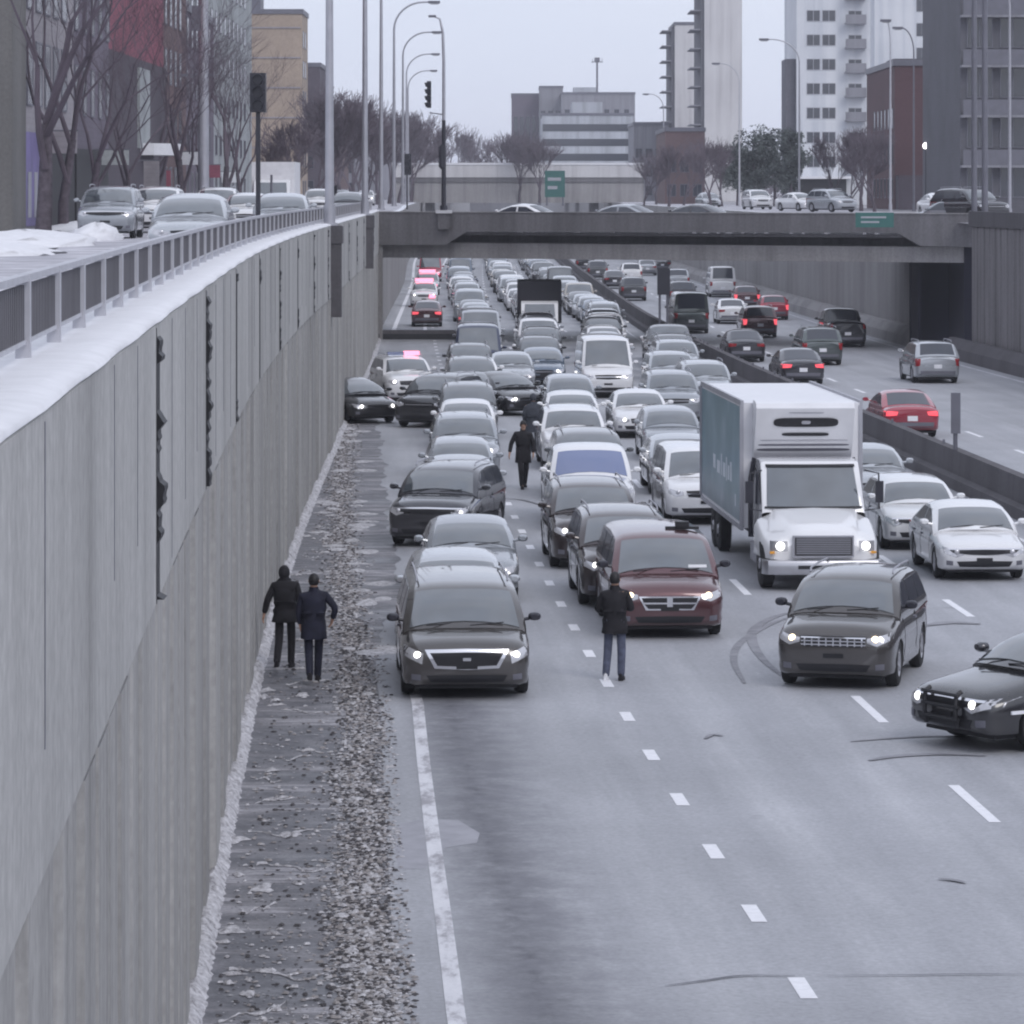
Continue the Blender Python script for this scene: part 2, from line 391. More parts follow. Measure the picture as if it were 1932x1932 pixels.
# skid marks and cracks drawn with rubber and tar
TZ = [.008]
def track(name, pts, wd, mat):
    TZ[0] += .0012; P = [Vector((px2x(a, gy(b)), gy(b), TZ[0])) for a, b in pts]
    m = MB(); G = []
    for i, p in enumerate(P):
        d = (P[min(i+1, len(P)-1)]-P[max(i-1, 0)]).normalized(); n = Vector((-d.y, d.x, 0))
        wv = wd*(.35+.65*math.sin(math.pi*(i+.5)/len(P)))
        G.append([p-n*wv, p+n*wv])
    m.grid(G); m.build(name, mat)['kind'] = 'structure'
M['skid'] = simple('rubber_mark', (.24, .24, .265), .7, 0, .25, 3)
M['tar'] = simple('tar_crack', (.12, .12, .14), .7, 0, .25, 3)
def dense(pts, n=24):
    ts = np.linspace(0, len(pts)-1, n); f1 = hermite(range(len(pts)), [p[0] for p in pts]); f2 = hermite(range(len(pts)), [p[1] for p in pts])
    return [(f1(q), f2(q)) for q in ts]
track('skid_mark', dense([(1545, 1152), (1475, 1160), (1425, 1185), (1420, 1212), (1440, 1245), (1475, 1275)]), .09, M['skid'])
track('skid_mark', dense([(1500, 1162), (1450, 1180), (1395, 1215), (1385, 1250), (1405, 1290)]), .07, M['skid'])
track('skid_mark', dense([(1605, 1400), (1680, 1394), (1760, 1390), (1870, 1392)]), .06, M['skid'])
track('skid_mark', dense([(1640, 1436), (1690, 1428), (1770, 1424), (1860, 1427)]), .10, M['skid'])
track('skid_mark', dense([(1740, 1182), (1790, 1176), (1850, 1178)]), .16, M['skid'])
track('tar_crack', dense([(1255, 1862), (1330, 1852), (1400, 1843), (1500, 1843)]), .022, M['tar'])
track('tar_crack', dense([(1560, 1843), (1700, 1842), (1830, 1840), (1932, 1840)]), .015, M['tar'])
track('tar_crack', dense([(1330, 1395), (1345, 1388), (1365, 1390)]), .05, M['skid'])
track('tar_crack', dense([(1770, 1660), (1800, 1663), (1822, 1668)]), .05, M['skid'])
track('tar_crack', dense([(930, 940), (985, 944), (1035, 958)]), .05, M['skid'])
# a pale patch of old concrete across the edge line
t = NT('pale_patch'); t.col(t.ramp(t.noise(t.geo(), 3, 5, .6), [(.3, (.30, .30, .335)), (.7, (.39, .39, .43))])); t.set(roughness=.7)
m = MB(); pp = [(752, 1640), (745, 1590), (752, 1556), (800, 1545), (865, 1548), (905, 1572), (900, 1590), (840, 1600), (800, 1640)]
m.add([(px2x(a, gy(b)), gy(b), .0025) for a, b in pp][::-1], [list(range(len(pp)))]); m.build('road_patch', t.mat)['kind'] = 'structure'

# ---------------------------------------------------------------- left retaining wall
TOP, MID = 6.82, 4.63
def wall_profile(Zs, fx, z0, z1, offs, mat, name, parent):
    m = MB(); P = []
    for Z, o in zip(Zs, offs):
        P.append([(fx(Z)+o, Z, z0), (fx(Z)+o, Z, z1)])
    m.grid(P, flip=True); return m.build(name, mat, parent)
wl = empty('retaining_wall', (WL(100), 100, 0)); tag(wl, 'long grey concrete retaining wall on the left with ribbed foot and snowy top', 'wall')
def P2(o, root=wl):   # children built in world coordinates
    o.parent = root; o.matrix_parent_inverse = Matrix.Translation(-Vector(root.location)) if root.rotation_euler.z == 0 else root.matrix_world.inverted(); return o
Zs, of = [], []; Z = 4.0; rr = random.Random(3)
while Z < 205:
    p = 1.0+rr.random()*.35; dp = .05+.07*rr.random()
    for a, o in ((0, 0), (.12, dp), (p-.16, dp), (p-.05, 0)): Zs.append(Z+a); of.append(o-.04)
    Z += p
P2(wall_profile(Zs, WL, -.1, MID, of, M['wall'], 'ribbed_base', None))
Zs = [i*1.0 for i in range(4, 206)]
m = MB(); Pg = []
for Z in Zs:
    x = WL(Z); Pg.append([(x-.05, Z, MID), (x+.07, Z, MID+.02), (x+.07, Z, TOP-.04), (x+.03, Z, TOP), (x-.55, Z, TOP), (x-.55, Z, STREET-.3)])
m.grid(Pg, flip=True); P2(m.build('upper_panel', M['wall_up']))
m = MB(); Pg = []
for i in range(4*3, 205*3):
    Z = i/3; x = WL(Z); j = lambda k: .006*math.sin(i*.5+k*2.1)+.005*rr.random()
    Pg.append([(x+.078+j(0), Z, TOP-.02), (x+.068+j(1), Z, TOP+.012), (x-.05, Z, TOP+.035+j(2)), (x-.25, Z, TOP+.03+j(3)), (x-.56, Z, TOP+.02), (x-.60, Z, TOP-.1)])
m.grid(Pg, flip=True); P2(m.build('snow_cap', M['snow'], smooth=180))
# ragged upper panel joints, with the step edge's shade painted black
for k, Z in enumerate([29.6, 41.0, 52.5, 64.5, 76, 88, 100, 112, 124, 136, 148, 160, 172, 184]):
    m = MB(); x = WL(Z)+.074; G = []; h = MID+.05; run = 0; amp = .052 if k == 0 else .040 if k == 1 else .022
    lv = .55 if k == 0 else .97 if k == 1 else .35 if k in (2, 3, 5) else .65
    ph = [rr.random()*6 for _ in range(4)]; on = True; nxt = h
    while h < TOP-.10:
        if h > nxt: on = rr.random() < lv; nxt = h+.08+.35*rr.random()
        w_ = amp*max(.0, .55+.35*math.sin(h*9+ph[0])+.3*math.sin(h*23+ph[1])+.25*math.sin(h*51+ph[2])+.3*(rr.random()-.5))
        if k == 0 and rr.random() < .05: w_ *= 1.7
        if not on: w_ = -.004
        G.append([(x-.006, Z, h), (x+w_, Z, h), (x+w_, Z+.3, h)]); h += .03
    m.grid(G)
    m.box(x-.004, x+.002, Z-.03, Z-.001, MID+.02, TOP-.06)
    P2(m.build('shaded_joint', M['black']))
for Z in np.arange(12, 200, 2.93):
    if rr.random() < .75:
        m = MB(); x = WL(Z)+.0715; m.box(x-.003, x+.002, Z, Z+.02, MID+.02+rr.random()*.8, TOP-.08); P2(m.build('panel_joint', M['galv_dark']))

# dirty snow packed against the wall foot, and the snow and grit ridge on the shoulder
def ridge(name, fx, prof, Z0, Z1, step, mat, amp, label=None):
    m = MB(); P = []; n = int((Z1-Z0)/step)
    for i in range(n):
        Z = Z0+i*step; x = fx(Z); P.append([(x+a+amp*(rr.random()-.5)*1.2, Z+step*(rr.random()-.5)*.5, max(-.01, h*(.6+.8*rr.random()))) for a, h in prof])
    m.grid(P, flip=False); o = m.build(name, mat, smooth=60); o['kind'] = 'stuff'
    if label: o['label'] = label; o['category'] = 'snow'
    return o
ridge('snow_strip', WL, [(-.06, .02), (.0, .10), (.08, .10), (.15, .06), (.21, -.01)], 10, 204, .12, M['dirty_snow'], .035, 'narrow strip of dirty snow packed along the foot of the left wall')
ridge('curb_snow', lambda z: WL(z)-.62, [(0, .45), (-.3, .10), (-1.0, .14), (-1.7, -.01)], 10, 204, .5, M['snow'], .1, 'ploughed snow lying behind the railing of the upper street')
# grit and ice chunks
m = MB(); pal = 4
def chunk(x, y, s, mi):
    a = rr.random()*6.28; q = [(x+s*math.cos(a+k*1.57)*(.6+.7*rr.random()), y+s*math.sin(a+k*1.57)*(.6+.7*rr.random()), .004) for k in range(4)]
    h = s*(.25+.35*rr.random()); u = [(x+(p[0]-x)*.55+s*.2*rr.random(), y+(p[1]-y)*.55, h*(.7+.6*rr.random())) for p in q]
    m.add(q+u, [(0, 1, 5, 4), (1, 2, 6, 5), (2, 3, 7, 6), (3, 0, 4, 7), (4, 5, 6, 7)], mi)
for i in range(46000):
    Z = 33+150*rr.random()**1.9; c = LINE(Z)-.84+.07*math.sin(Z*.7)
    x = c+rr.gauss(0, .20) if rr.random() < .85 else WL(Z)+.3+(LINE(Z)-WL(Z)-.6)*rr.random()
    if x > LINE(Z)-.35+(.9 if Z > 64 else 0): continue
    chunk(x, Z, .013+.036*rr.random()**2.2, rr.choices([0, 1, 2], [.36, .32, .32])[0])
M['grit0'] = simple('grit_dark', (.07, .065, .07), .9, 0, .3); M['grit1'] = simple('grit_grey', (.30, .28, .28), .9, 0, .3)
o = m.build('gravel', [M['grit0'], M['grit1'], M['dirty_snow']]); tag(o, 'dark grit and icy crumbs strewn along the shoulder beside the edge line', 'gravel', kind='stuff')
# melt ridges running across the shoulder
m = MB()
for Z in [36.5, 37.4, 39.2, 41.6, 44.0, 47.2, 49.2, 51.2, 54.0, 57.5, 61.0, 65.0, 70.0, 75.0, 79, 83, 90, 97, 104, 112]:
    Z += rr.uniform(-.8, .8); ww0 = LINE(Z)-1.25-WL(Z)-.28; x0 = WL(Z)+.28+ww0*.5*rr.random()**2; x1 = x0+(LINE(Z)-1.15-x0)*(.35+.7*rr.random()); n = 26; P = []
    for i in range(n):
        q = i/(n-1); x = x0+(x1-x0)*q; yy = Z+.22*math.sin(q*(3+Z%3)+Z)+.10*math.sin(q*13+Z*2)+.05*rr.random(); ww = (.05+.09*rr.random())*(1.2-q)
        ww *= max(.05, math.sin(q*9+Z*3)*.5+.45); P.append([(x, yy-ww, .004), (x, yy, .006+.02*rr.random()), (x, yy+ww, .004)])
    m.grid(P, flip=True)
for q in range(150):     # half-melted lumps and smears of slush along the grit ridge
    Z = 34+120*rr.random()**1.5; x = LINE(Z)-.84+rr.gauss(0, .26) if q % 3 else WL(Z)+.25+.9*rr.random(); rx, ry = .04+.13*rr.random(), .06+.30*rr.random()**2; ph = rr.random()*6
    if x > LINE(Z)-.4: continue
    rad = [.55+.25*math.sin(k*1.3+ph)+.35*rr.random() for k in range(14)]
    m.add([(x+rx*rad[k]*math.cos(k*.449), Z+ry*rad[k]*math.sin(k*.449), .003) for k in range(14)]+[(x+rx*rad[k]*.5*math.cos(k*.449), Z+ry*rad[k]*.5*math.sin(k*.449), .012+.03*rr.random()) for k in range(14)], [(k, (k+1) % 14, 14+(k+1) % 14, 14+k) for k in range(14)]+[tuple(range(14, 28))])
for q in range(46):      # pale snow patches left of the merge lane
    Z = 60+75*rr.random(); x = LINE(Z)-.2-1.2*rr.random() if Z > 84 else LINE(Z)-.15-.5*rr.random(); rx, ry = .12+.3*rr.random(), .15+.5*rr.random()
    m.add([(x+rx*math.cos(k*.7), Z+ry*math.sin(k*.7)*(.7+.5*rr.random()), .003) for k in range(9)]+[(x, Z, .05)], [(k, (k+1) % 9, 9) for k in range(9)])
tag(m.build('slush', M['dirty_snow'], smooth=180), 'thin ridges of frozen slush lying across the shoulder', 'slush', kind='stuff')

# ---------------------------------------------------------------- railing on the wall
RX = lambda Z: WL(Z)-.36
rail = empty('railing', (RX(20), 20, TOP)); tag(rail, 'low grey metal railing with close pickets and pale posts on top of the left wall', 'railing')
def chain(Z0, Z1): return [Vector((RX(q), q, 0)) for q in np.arange(Z0, Z1, 2.5)]
pts = chain(12.1, 205)
pm = MB(); pm.box(-.042, .042, -.035, .035, -.02, .47); post = pm.mesh('post', M['rail_light'])
for i, p in enumerate(pts):
    P2(obj('post', post, loc=(p.x, p.y, TOP+.02)), rail)
    if i+1 < len(pts):
        q = pts[i+1]; ang = -math.atan((q.x-p.x)/(q.y-p.y))
        if i == 0:
            a = MB()
            for k in range(19): y = .12+k*.126; a.box(-.012, .012, y, y+.05, .115, .43)
            panel = a.mesh('picket_panel', M['picket'])
            b = MB(); b.box(-.035, .035, .04, 2.47, .45, .49); b.box(-.02, .02, .04, 2.47, .09, .115); bars = b.mesh('rail_bar', M['rail_light'])
        for nm, me in (('picket_panel', panel), ('rail_bar', bars)):
            o = obj(nm, me, loc=(p.x, p.y, TOP+.02), rot=(0, 0, ang)); P2(o, rail)

# ---------------------------------------------------------------- street lamps
def lamp_mesh(h, reach, r0, r1, flip=1):
    m = MB(); pts = [(0, 0, 0), (0, 0, h*.55), (0, 0, h-2.0)]; rad = [r0, (r0+r1)/2, r1*1.15]
    for k in range(1, 9):
        a = math.pi/2*k/8; pts.append((flip*(reach*.75)*(1-math.cos(a)), 0, h-2.0+1.9*math.sin(a))); rad.append(r1)
    pts.append((flip*reach, 0, h-.1)); rad.append(r1*.8)
    m.tube(pts, rad, 10); return m
def street_lamp(x, y, zb, h, reach, r0, label, flip=1, mat=None, group='tall curved street lamps on top of the left wall'):
    root = empty('street_lamp', (x, y, zb)); tag(root, label, 'street lamp', group)
    mat = mat or M['galv']
    lamp_mesh(h, reach, r0, r0*.5, flip).build('pole', mat, root, 40)
    hd = MB(); hd.box(flip*reach-.35, flip*reach+.45, -.16, .16, h-.2, h-.02); hd.box(flip*reach-.2, flip*reach+.35, -.11, .11, h-.27, h-.2, 1)
    hd.build('lamp_head', [M['galv_dark'], M['lens']], root)
    b = MB(); b.box(-r0*1.7, r0*1.7, -r0*1.7, r0*1.7, 0, .08); b.tube([(0, 0, .08), (0, 0, .6)], r0*1.25, 10); b.build('base_plate', mat, root, 40)
    return root
for k, (Z, w_) in enumerate([(115, .14), (165, .14), (215, .13), (265, .13), (315, .13), (365, .13), (415, .13)]):
    lab = ['nearest tall grey lamp post standing on its own pier of the left wall', 'second tall grey lamp post along the left wall',
           'third tall lamp post where the wall meets the overpass', 'fourth lamp post with its curved arm leaving the top of the picture',
           'lamp post beyond the overpass whose arm ends highest below the frame top', 'second lowest curved lamp arm beside the hanging traffic light', 'lowest and farthest curved lamp arm left of the traffic light'][k]
    street_lamp(WL(Z)+.02, Z, TOP-.02, 14.1, 2.7, w_, lab)
    if Z < 206:
        pm = MB(); x = WL(Z); pm.box(x-.3, x+.38, Z-.28, Z+.28, MID-.55 if Z == 115 else MID-.1, TOP-.02); pm.box(x-.34, x+.42, Z-.32, Z+.32, TOP-.55, TOP-.04)
        P2(pm.build('lamp_pier', M['barrier']))
ROAD_R = lambda Z: WR(Z)
for px, top, Z, lab, rc in [(1395, 118, 386, 'pale lamp post with arm to the left in front of the evergreens', 2.4),
                        (1508, 72, 322, 'tall lamp post beside the white tower with a long flat arm', 3.0),
                        (1680, 36, 286, 'pale lamp post standing before the brown building', .4),
                        (1724, 50, 300, 'thin dark lamp post over the brown building front', 1.3),
                        (1252, 176, 508, 'farthest small lamp post with arm left of the balcony slab', 2.4),
                        (1905, -60, 205, 'lamp post near the right edge of the picture above the ribbed wall', 2.4)]:
    street_lamp(px2x(px, Z), Z, STREET, (HOR-top)/FPX*Z+CAMZ-STREET, rc, .10 if Z < 400 else .12, lab, -1, M['rail_light'] if 'pale' in lab else M['galv_dark'] if 'dark' in lab else None, 'lamp posts of the service street on the right')

# ---------------------------------------------------------------- right retaining wall
wr = empty('retaining_wall', (WR(170), 170, 0)); tag(wr, 'dark ribbed concrete wall on the right edge before the overpass', 'wall')
Zs, of = [], []; Z = 60.0
while Z < 179:
    p = 1.2+rr.random()*.8
    for a, o in ((0, 0), (.1, -.12), (p-.2, -.12), (p-.06, 0)): Zs.append(Z+a); of.append(o)
    Z += p
wp = wall_profile(Zs, WR, -.1, 6.2, of, M['wall_r'], 'ribbed_face', None); wp.data.flip_normals(); P2(wp, wr)
m = MB(); Pg = []
for Z in np.arange(60, 182, 2.0): x = WR(Z); Pg.append([(x-.2, Z, 6.2), (x-.2, Z, 6.9), (x+.4, Z, 6.9), (x+.4, Z, 5.9)])
m.grid(Pg); P2(m.build('coping', M['barrier']), wr)
m = MB(); Pg = []
for Z in np.arange(60, 186, 2.0): x = WR(Z); Pg.append([(x-.9, Z, -.1), (x-.8, Z, .5), (x-.45, Z, .9), (x-.2, Z, .9)])
m.grid(Pg); P2(m.build('footing_barrier', M['barrier']), wr)
w2 = empty('retaining_wall', (WR(240), 240, 0)); tag(w2, 'smooth grey abutment wall running under the overpass beside the far carriageway', 'wall')
m = MB(); Pg = []
for Z in np.arange(194, 1500, 4.0): x = WR(Z); Pg.append([(x-.9, Z, -.1), (x-.8, Z, .5), (x-.45, Z, .9), (x, Z, .92), (x, Z, STREET)])
m.grid(Pg); P2(m.build('wall_face', M['bridge_girder']), w2)
m = MB(); x = WR(194); m.add([(x, 194, -.1), (x+5, 194, -.1), (x+5, 194, 6), (x, 194, 6)], [(0, 1, 2, 3)]); P2(m.build('end_face', M['bridge']), w2)
w3 = empty('retaining_wall', (WL(300), 300, 0)); tag(w3, 'plain grey wall beside the ramp lane beyond the overpass', 'wall')
m = MB(); Pg = []
for Z in np.arange(206, 1500, 4.0): x = WL(Z)-.05; Pg.append([(x, Z, -.1), (x, Z, STREET)])
m.grid(Pg, flip=True); P2(m.build('wall_face', M['bridge_girder']), w3)
# low added block standing in for a dark band across the ramp mouth
bm = empty('dark_block', (px2x(800, 205), 204.4, 0)); tag(bm, 'low dark block added for a dark band across the ramp mouth', 'barrier')
m = MB(); m.box(-2.6, 1.9, 0, .3, 0, .32); m.box(-2.6, 1.9, .08, .24, .32, .5); m.build('block_body', M['barrier'], bm)
m = MB(); m.box(-2.6, 1.9, -.012, -.001, .02, .30); m.build('shaded_face', M['black'], bm)  # thin black sheet paints the block's front face as shade

# ---------------------------------------------------------------- median barrier
med = empty('median_barrier', (ME(120), 120, 0)); tag(med, 'dark concrete median barrier between the two carriageways', 'barrier')
m = MB(); Pg = []
for Z in np.arange(14, 1500, 2.5):
    x = ME(Z); Pg.append([(x-.25, Z, -.05), (x-.22, Z, .28), (x-.02, Z, .34), (x+.02, Z, .95), (x+.25, Z, .97), (x+.5, Z, .5), (x+.62, Z, -.05)])
m.grid(Pg); P2(m.build('barrier_body', M['barrier'], smooth=30), med)
m = MB()
for Z in np.arange(50, 200, 1.9):
    if rr.random() < .4: x = ME(Z)+.13; m.box(x-.03, x+.03, Z-.05, Z+.05, .96, 1.08)
P2(m.build('reflector', M['galv_dark']), med)

# ---------------------------------------------------------------- overpass
def lin(a, b, t_): return a+(b-a)*t_
BL, BR = Vector((WL(205)-1.5, 205.6, 0)), Vector((WR(186)+6, 185.0, 0))
ax = (BR-BL); BW = ax.length; ax.normalize(); ay = Vector((-.04, 1, 0)).normalized()
BM = Matrix((( ax.x, ay.x, 0, BL.x), (ax.y, ay.y, 0, BL.y), (0, 0, 1, 0), (0, 0, 0, 1)))
br = empty('overpass'); tag(br, 'grey concrete overpass crossing the sunken motorway in front of the city', 'bridge')
def bu(px):     # position along the front face for an image column
    k = (px-966)/FPX; # BL+u*ax : x = k*y
    return (k*BL.y-BL.x)/(ax.x-k*ax.y)
def fascia(us, zt, zb, y0, y1, name, mat):
    m = MB(); Pg = []
    for u, a, b in zip(us, zt, zb): Pg.append([BM @ Vector(p) for p in ((u, y0, b), (u, y0, a), (u, y1, a), (u, y1, b), (u, y0, b))])
    m.grid(Pg, flip=True); m.build(name, mat, br)
uL, u1, u2, u3, u4, uR = 0, bu(840), bu(880), bu(1690), bu(1735), BW
zt = 6.72
us = [uL, bu(720), u1, u2, u3, u4, bu(1835), uR]
fascia(us, [zt]*8, [5.0, 5.0, 5.02, 5.72, 5.80, 5.15, 5.12, 5.1], -.45, -.10, 'parapet', M['bridge'])
fascia(us, [zt+.05]*8, [zt]*8, -.50, -.05, 'parapet_coping', M['bridge_girder'])
fascia([uL, uR], [5.7, 5.7], [5.55, 5.55], -.099, 14, 'deck', M['bridge'])
fascia([bu(722), bu(1835)], [5.53, 5.50], [5.15, 5.12], 1.9, 13.0, 'girder_top', M['bridge'])
fascia([bu(722), bu(1835)], [5.14, 5.11], [4.32, 4.35], .25, 13.9, 'girder', M['bridge_girder'])
fascia([uL, uR], [6.5, 6.5], [5.71, 5.71], 13.6, 14, 'far_parapet', M['bridge'])
m = MB(); m.box(uL-.8, bu(722), -.3, 14, -.1, 6.6, 0, BM); m.build('abutment', M['bridge_girder'], br)
m = MB(); m.box(bu(1838), uR+1, -.3, 14, -.1, 6.6, 0, BM); m.build('abutment', M['bridge'], br)
m = MB(); m.box(bu(1745), bu(1836), 5, 5.3, -.1, 5.6, 0, BM); m.box(bu(1820), bu(1837), .1, 5, -.1, 5.6, 0, BM); m.box(bu(1747), bu(1752), 2.6, 5, -.1, 5.6, 0, BM); m.build('abutment_recess', simple('recess_shade', (.008, .008, .022), .8), br)  # niche walls coloured navy-black for the deep shadow inside
m = MB(); m.box(u1-.45, u1+.25, -.75, -.46, 5.85, zt-.05, 0, BM); m.box(u1-.6, u1+.4, -.85, -.02, zt-.04, zt+.12, 1, BM); m.build('lamp_bracket', [M['bridge'], M['snow']], br)
# snow lying on the deck kerb
m = MB()
for k in range(60):
    u = lin(.5, BW-1, k/59); m.box(u, u+.55*(.5+rr.random()), .3, 1.2, 5.71, 5.71+.25+.25*rr.random(), 0, BM)
tag(m.build('deck_snow', M['snow']), 'snow heaped along the kerb of the overpass deck', 'snow', kind='stuff')

# lamp with traffic signal on the overpass
b = BM @ Vector((u1-.1, -.45, zt+.12)); x, y, z = b
r_ = empty('street_lamp', (x, y, z)); tag(r_, 'slim lamp post with black foot and hanging signal standing on the overpass parapet', 'street lamp')
m = MB(); m.tube([(0, 0, 0), (0, 0, 4.7)], [.13, .10], 10); m.tube([(0, 0, .0), (0, 0, .25)], .2, 10); m.tube([(-.04, 0, 2.2), (-.12, 0, 2.3), (-.12, 0, 3.3), (-.04, 0, 3.4)], [.12, .15, .15, .12], 8); m.build('lower_pole', M['blackpaint'], r_, 40)
m = MB(); m.tube([(0, 0, 4.7), (0, 0, 7.8), (-.05, 0, 9.3), (-.2, 0, 10.0), (-.55, 0, 10.15)], [.09, .08, .07, .05, .04], 10); m.build('upper_pole', M['galv'], r_, 40)
m = MB(); m.box(-.8, -.4, -.12, .12, 10.08, 10.2); m.build('lamp_head', M['galv_dark'], r_)
sg = MB(); sg.tube([(0, 0, 5.0), (-.75, 0, 5.1)], .03, 6); sg.box(-.88, -.66, -.1, .18, 5.35, 6.75)
for k in range(4): sg.tube([(-.77, -.3, 5.52+k*.35), (-.77, -.08, 5.54+k*.35)], [.13, .13], 10); sg.tube([(-.98, .04, 5.50+k*.35), (-.86, .04, 5.54+k*.35)], [.13, .11], 10)
sg.build('traffic_signal', M['blackpaint'], r_, 40)

# green direction signs
def sign(name, label, px, py0, py1, wpx, Z, posts, mat, bars=True, cat='road sign', base=None, depth=.06):
    x = px2x(px, Z); z1, z0 = py2z(py0, Z), py2z(py1, Z); wd = wpx/FPX*Z
    zb = STREET if base is None else base
    r_ = empty(name, (x, Z, zb)); tag(r_, label, cat)
    m = MB(); m.box(-wd/2, wd/2, -depth, 0, z0-zb, z1-zb); m.build('sign_board', mat, r_)
    if bars:
        m = MB(); hh = z1-z0; m.box(-wd*.36, wd*.3, -depth-.012, -depth-.002, z0-zb+hh*.62, z0-zb+hh*.74); m.box(-wd*.36, wd*.12, -depth-.012, -depth-.002, z0-zb+hh*.3, z0-zb+hh*.42); m.build('sign_lettering', M['galv'], r_)
    for s in posts:
        m = MB(); m.tube([(s*wd, .06, 0), (s*wd, .06, z1-zb)], .06 if Z < 300 else .1, 8); m.build('sign_post', M['galv_dark'], r_, 40)
    return r_
M['green'] = simple('green_sign', (.035, .13, .12), .5, 0, .1)
sign('direction_sign', 'dark teal direction sign standing before the second overpass', 1047, 322, 372, 38, 420, (-.4, .4), M['green'])
r_ = sign('direction_sign', 'long green direction sign fixed to the overpass parapet on the right', 1650, 401, 429, 72, 188.0, (), M['green'], base=5.0)
sign('road_sign', 'grey back of a narrow road sign on the median barrier near the red car', 1803, 741, 818, 18, 102.5, (0,), M['galv_dark'], False, base=.96, depth=.03)
sign('road_sign', 'black board on two posts standing on the median under the overpass', 1252, 506, 556, 24, 196, (-.3, .3), M['blackpaint'], False, base=.5, depth=.1)
sign('traffic_sign', 'white arrow board above the parked cars at the left street end', 512, 318, 330, 40, 190, (0,), M['snow'], False)
# ================================================================ vehicles
def bvh_of(v, f): return BVHTree.FromPolygons([Vector(p) for p in v], f)
def cut_arches(m, arches, W, r, mat):
    me = m.mesh('tmp', mat); o = bpy.data.objects.new('tmp', me); col.objects.link(o)
    c = MB()
    for y in arches:
        for s in (-1, 1): c.lathe([(s*(W/2-.28), 0.001), (s*(W/2-.28), r), (s*(W/2+.3), r*1.02), (s*(W/2+.3), .001)][::s], 'x', (0, y, .32), 24)
    cm = c.mesh('cut', mat); bmx = bmesh.new(); bmx.from_mesh(cm); bmesh.ops.remove_doubles(bmx, verts=bmx.verts, dist=.004); bmesh.ops.recalc_face_normals(bmx, faces=bmx.faces); bmx.to_mesh(cm); bmx.free()
    bmx = bmesh.new(); bmx.from_mesh(me); bmesh.ops.recalc_face_normals(bmx, faces=bmx.faces); bmx.to_mesh(me); bmx.free()
    co = bpy.data.objects.new('cut', cm); col.objects.link(co)
    md = o.modifiers.new('b', 'BOOLEAN'); md.operation = 'DIFFERENCE'; md.object = co; md.solver = 'EXACT'
    dg = bpy.context.evaluated_depsgraph_get(); res = bpy.data.meshes.new_from_object(o.evaluated_get(dg))
    bpy.data.objects.remove(o); bpy.data.objects.remove(co)
    return res

def decal(bvh, top, bot, d, off, mat, n=12, mrow=4, thick=.02, mi=0, mb=None, far=9.0):
    """A thin curved plate lying on the body between two outline polylines, found by projection along d."""
    d = Vector(d).normalized()
    def rs(pl, t_):
        L_ = len(pl)-1; k = min(int(t_*L_), L_-1); f = t_*L_-k; return Vector(pl[k]).lerp(Vector(pl[k+1]), f)
    P = []
    for j in range(mrow+1):
        row = []
        for i in range(n+1):
            a = rs(bot, i/n).lerp(rs(top, i/n), j/mrow)
            h = bvh.ray_cast(a-d*far, d, far*2)
            row.append(h[0] if h[0] is not None else None)
        P.append(row)
    # fill misses with the neighbour's depth
    for row in P:
        for _ in range(2):
            for i in range(len(row)):
                if row[i] is None:
                    nb = [row[k] for k in (i-1, i+1) if 0 <= k < len(row) and row[k] is not None]
                    if nb:
                        j = P.index(row); a = rs(bot, i/n).lerp(rs(top, i/n), j/mrow)
                        row[i] = a+d*((nb[0]-a).dot(d)) if True else a
    for j, row in enumerate(P):
        for i in range(len(row)):
            if row[i] is None: row[i] = rs(bot, i/n).lerp(rs(top, i/n), j/mrow)
    m = mb or MB(); O = [[p-d*off for p in row] for row in P]
    nrm = (O[0][1]-O[0][0]).cross(O[1][0]-O[0][0])
    fl = nrm.dot(-d) < 0
    m.grid(O, mi, flip=fl)
    edge = [O[0][i] for i in range(n+1)]+[O[j][n] for j in range(1, mrow+1)]+[O[mrow][i] for i in range(n-1, -1, -1)]+[O[j][0] for j in range(mrow-1, 0, -1)]
    m.grid([edge, [p+d*(thick+off) for p in edge]], mi, closed=True, flip=not fl)
    return m

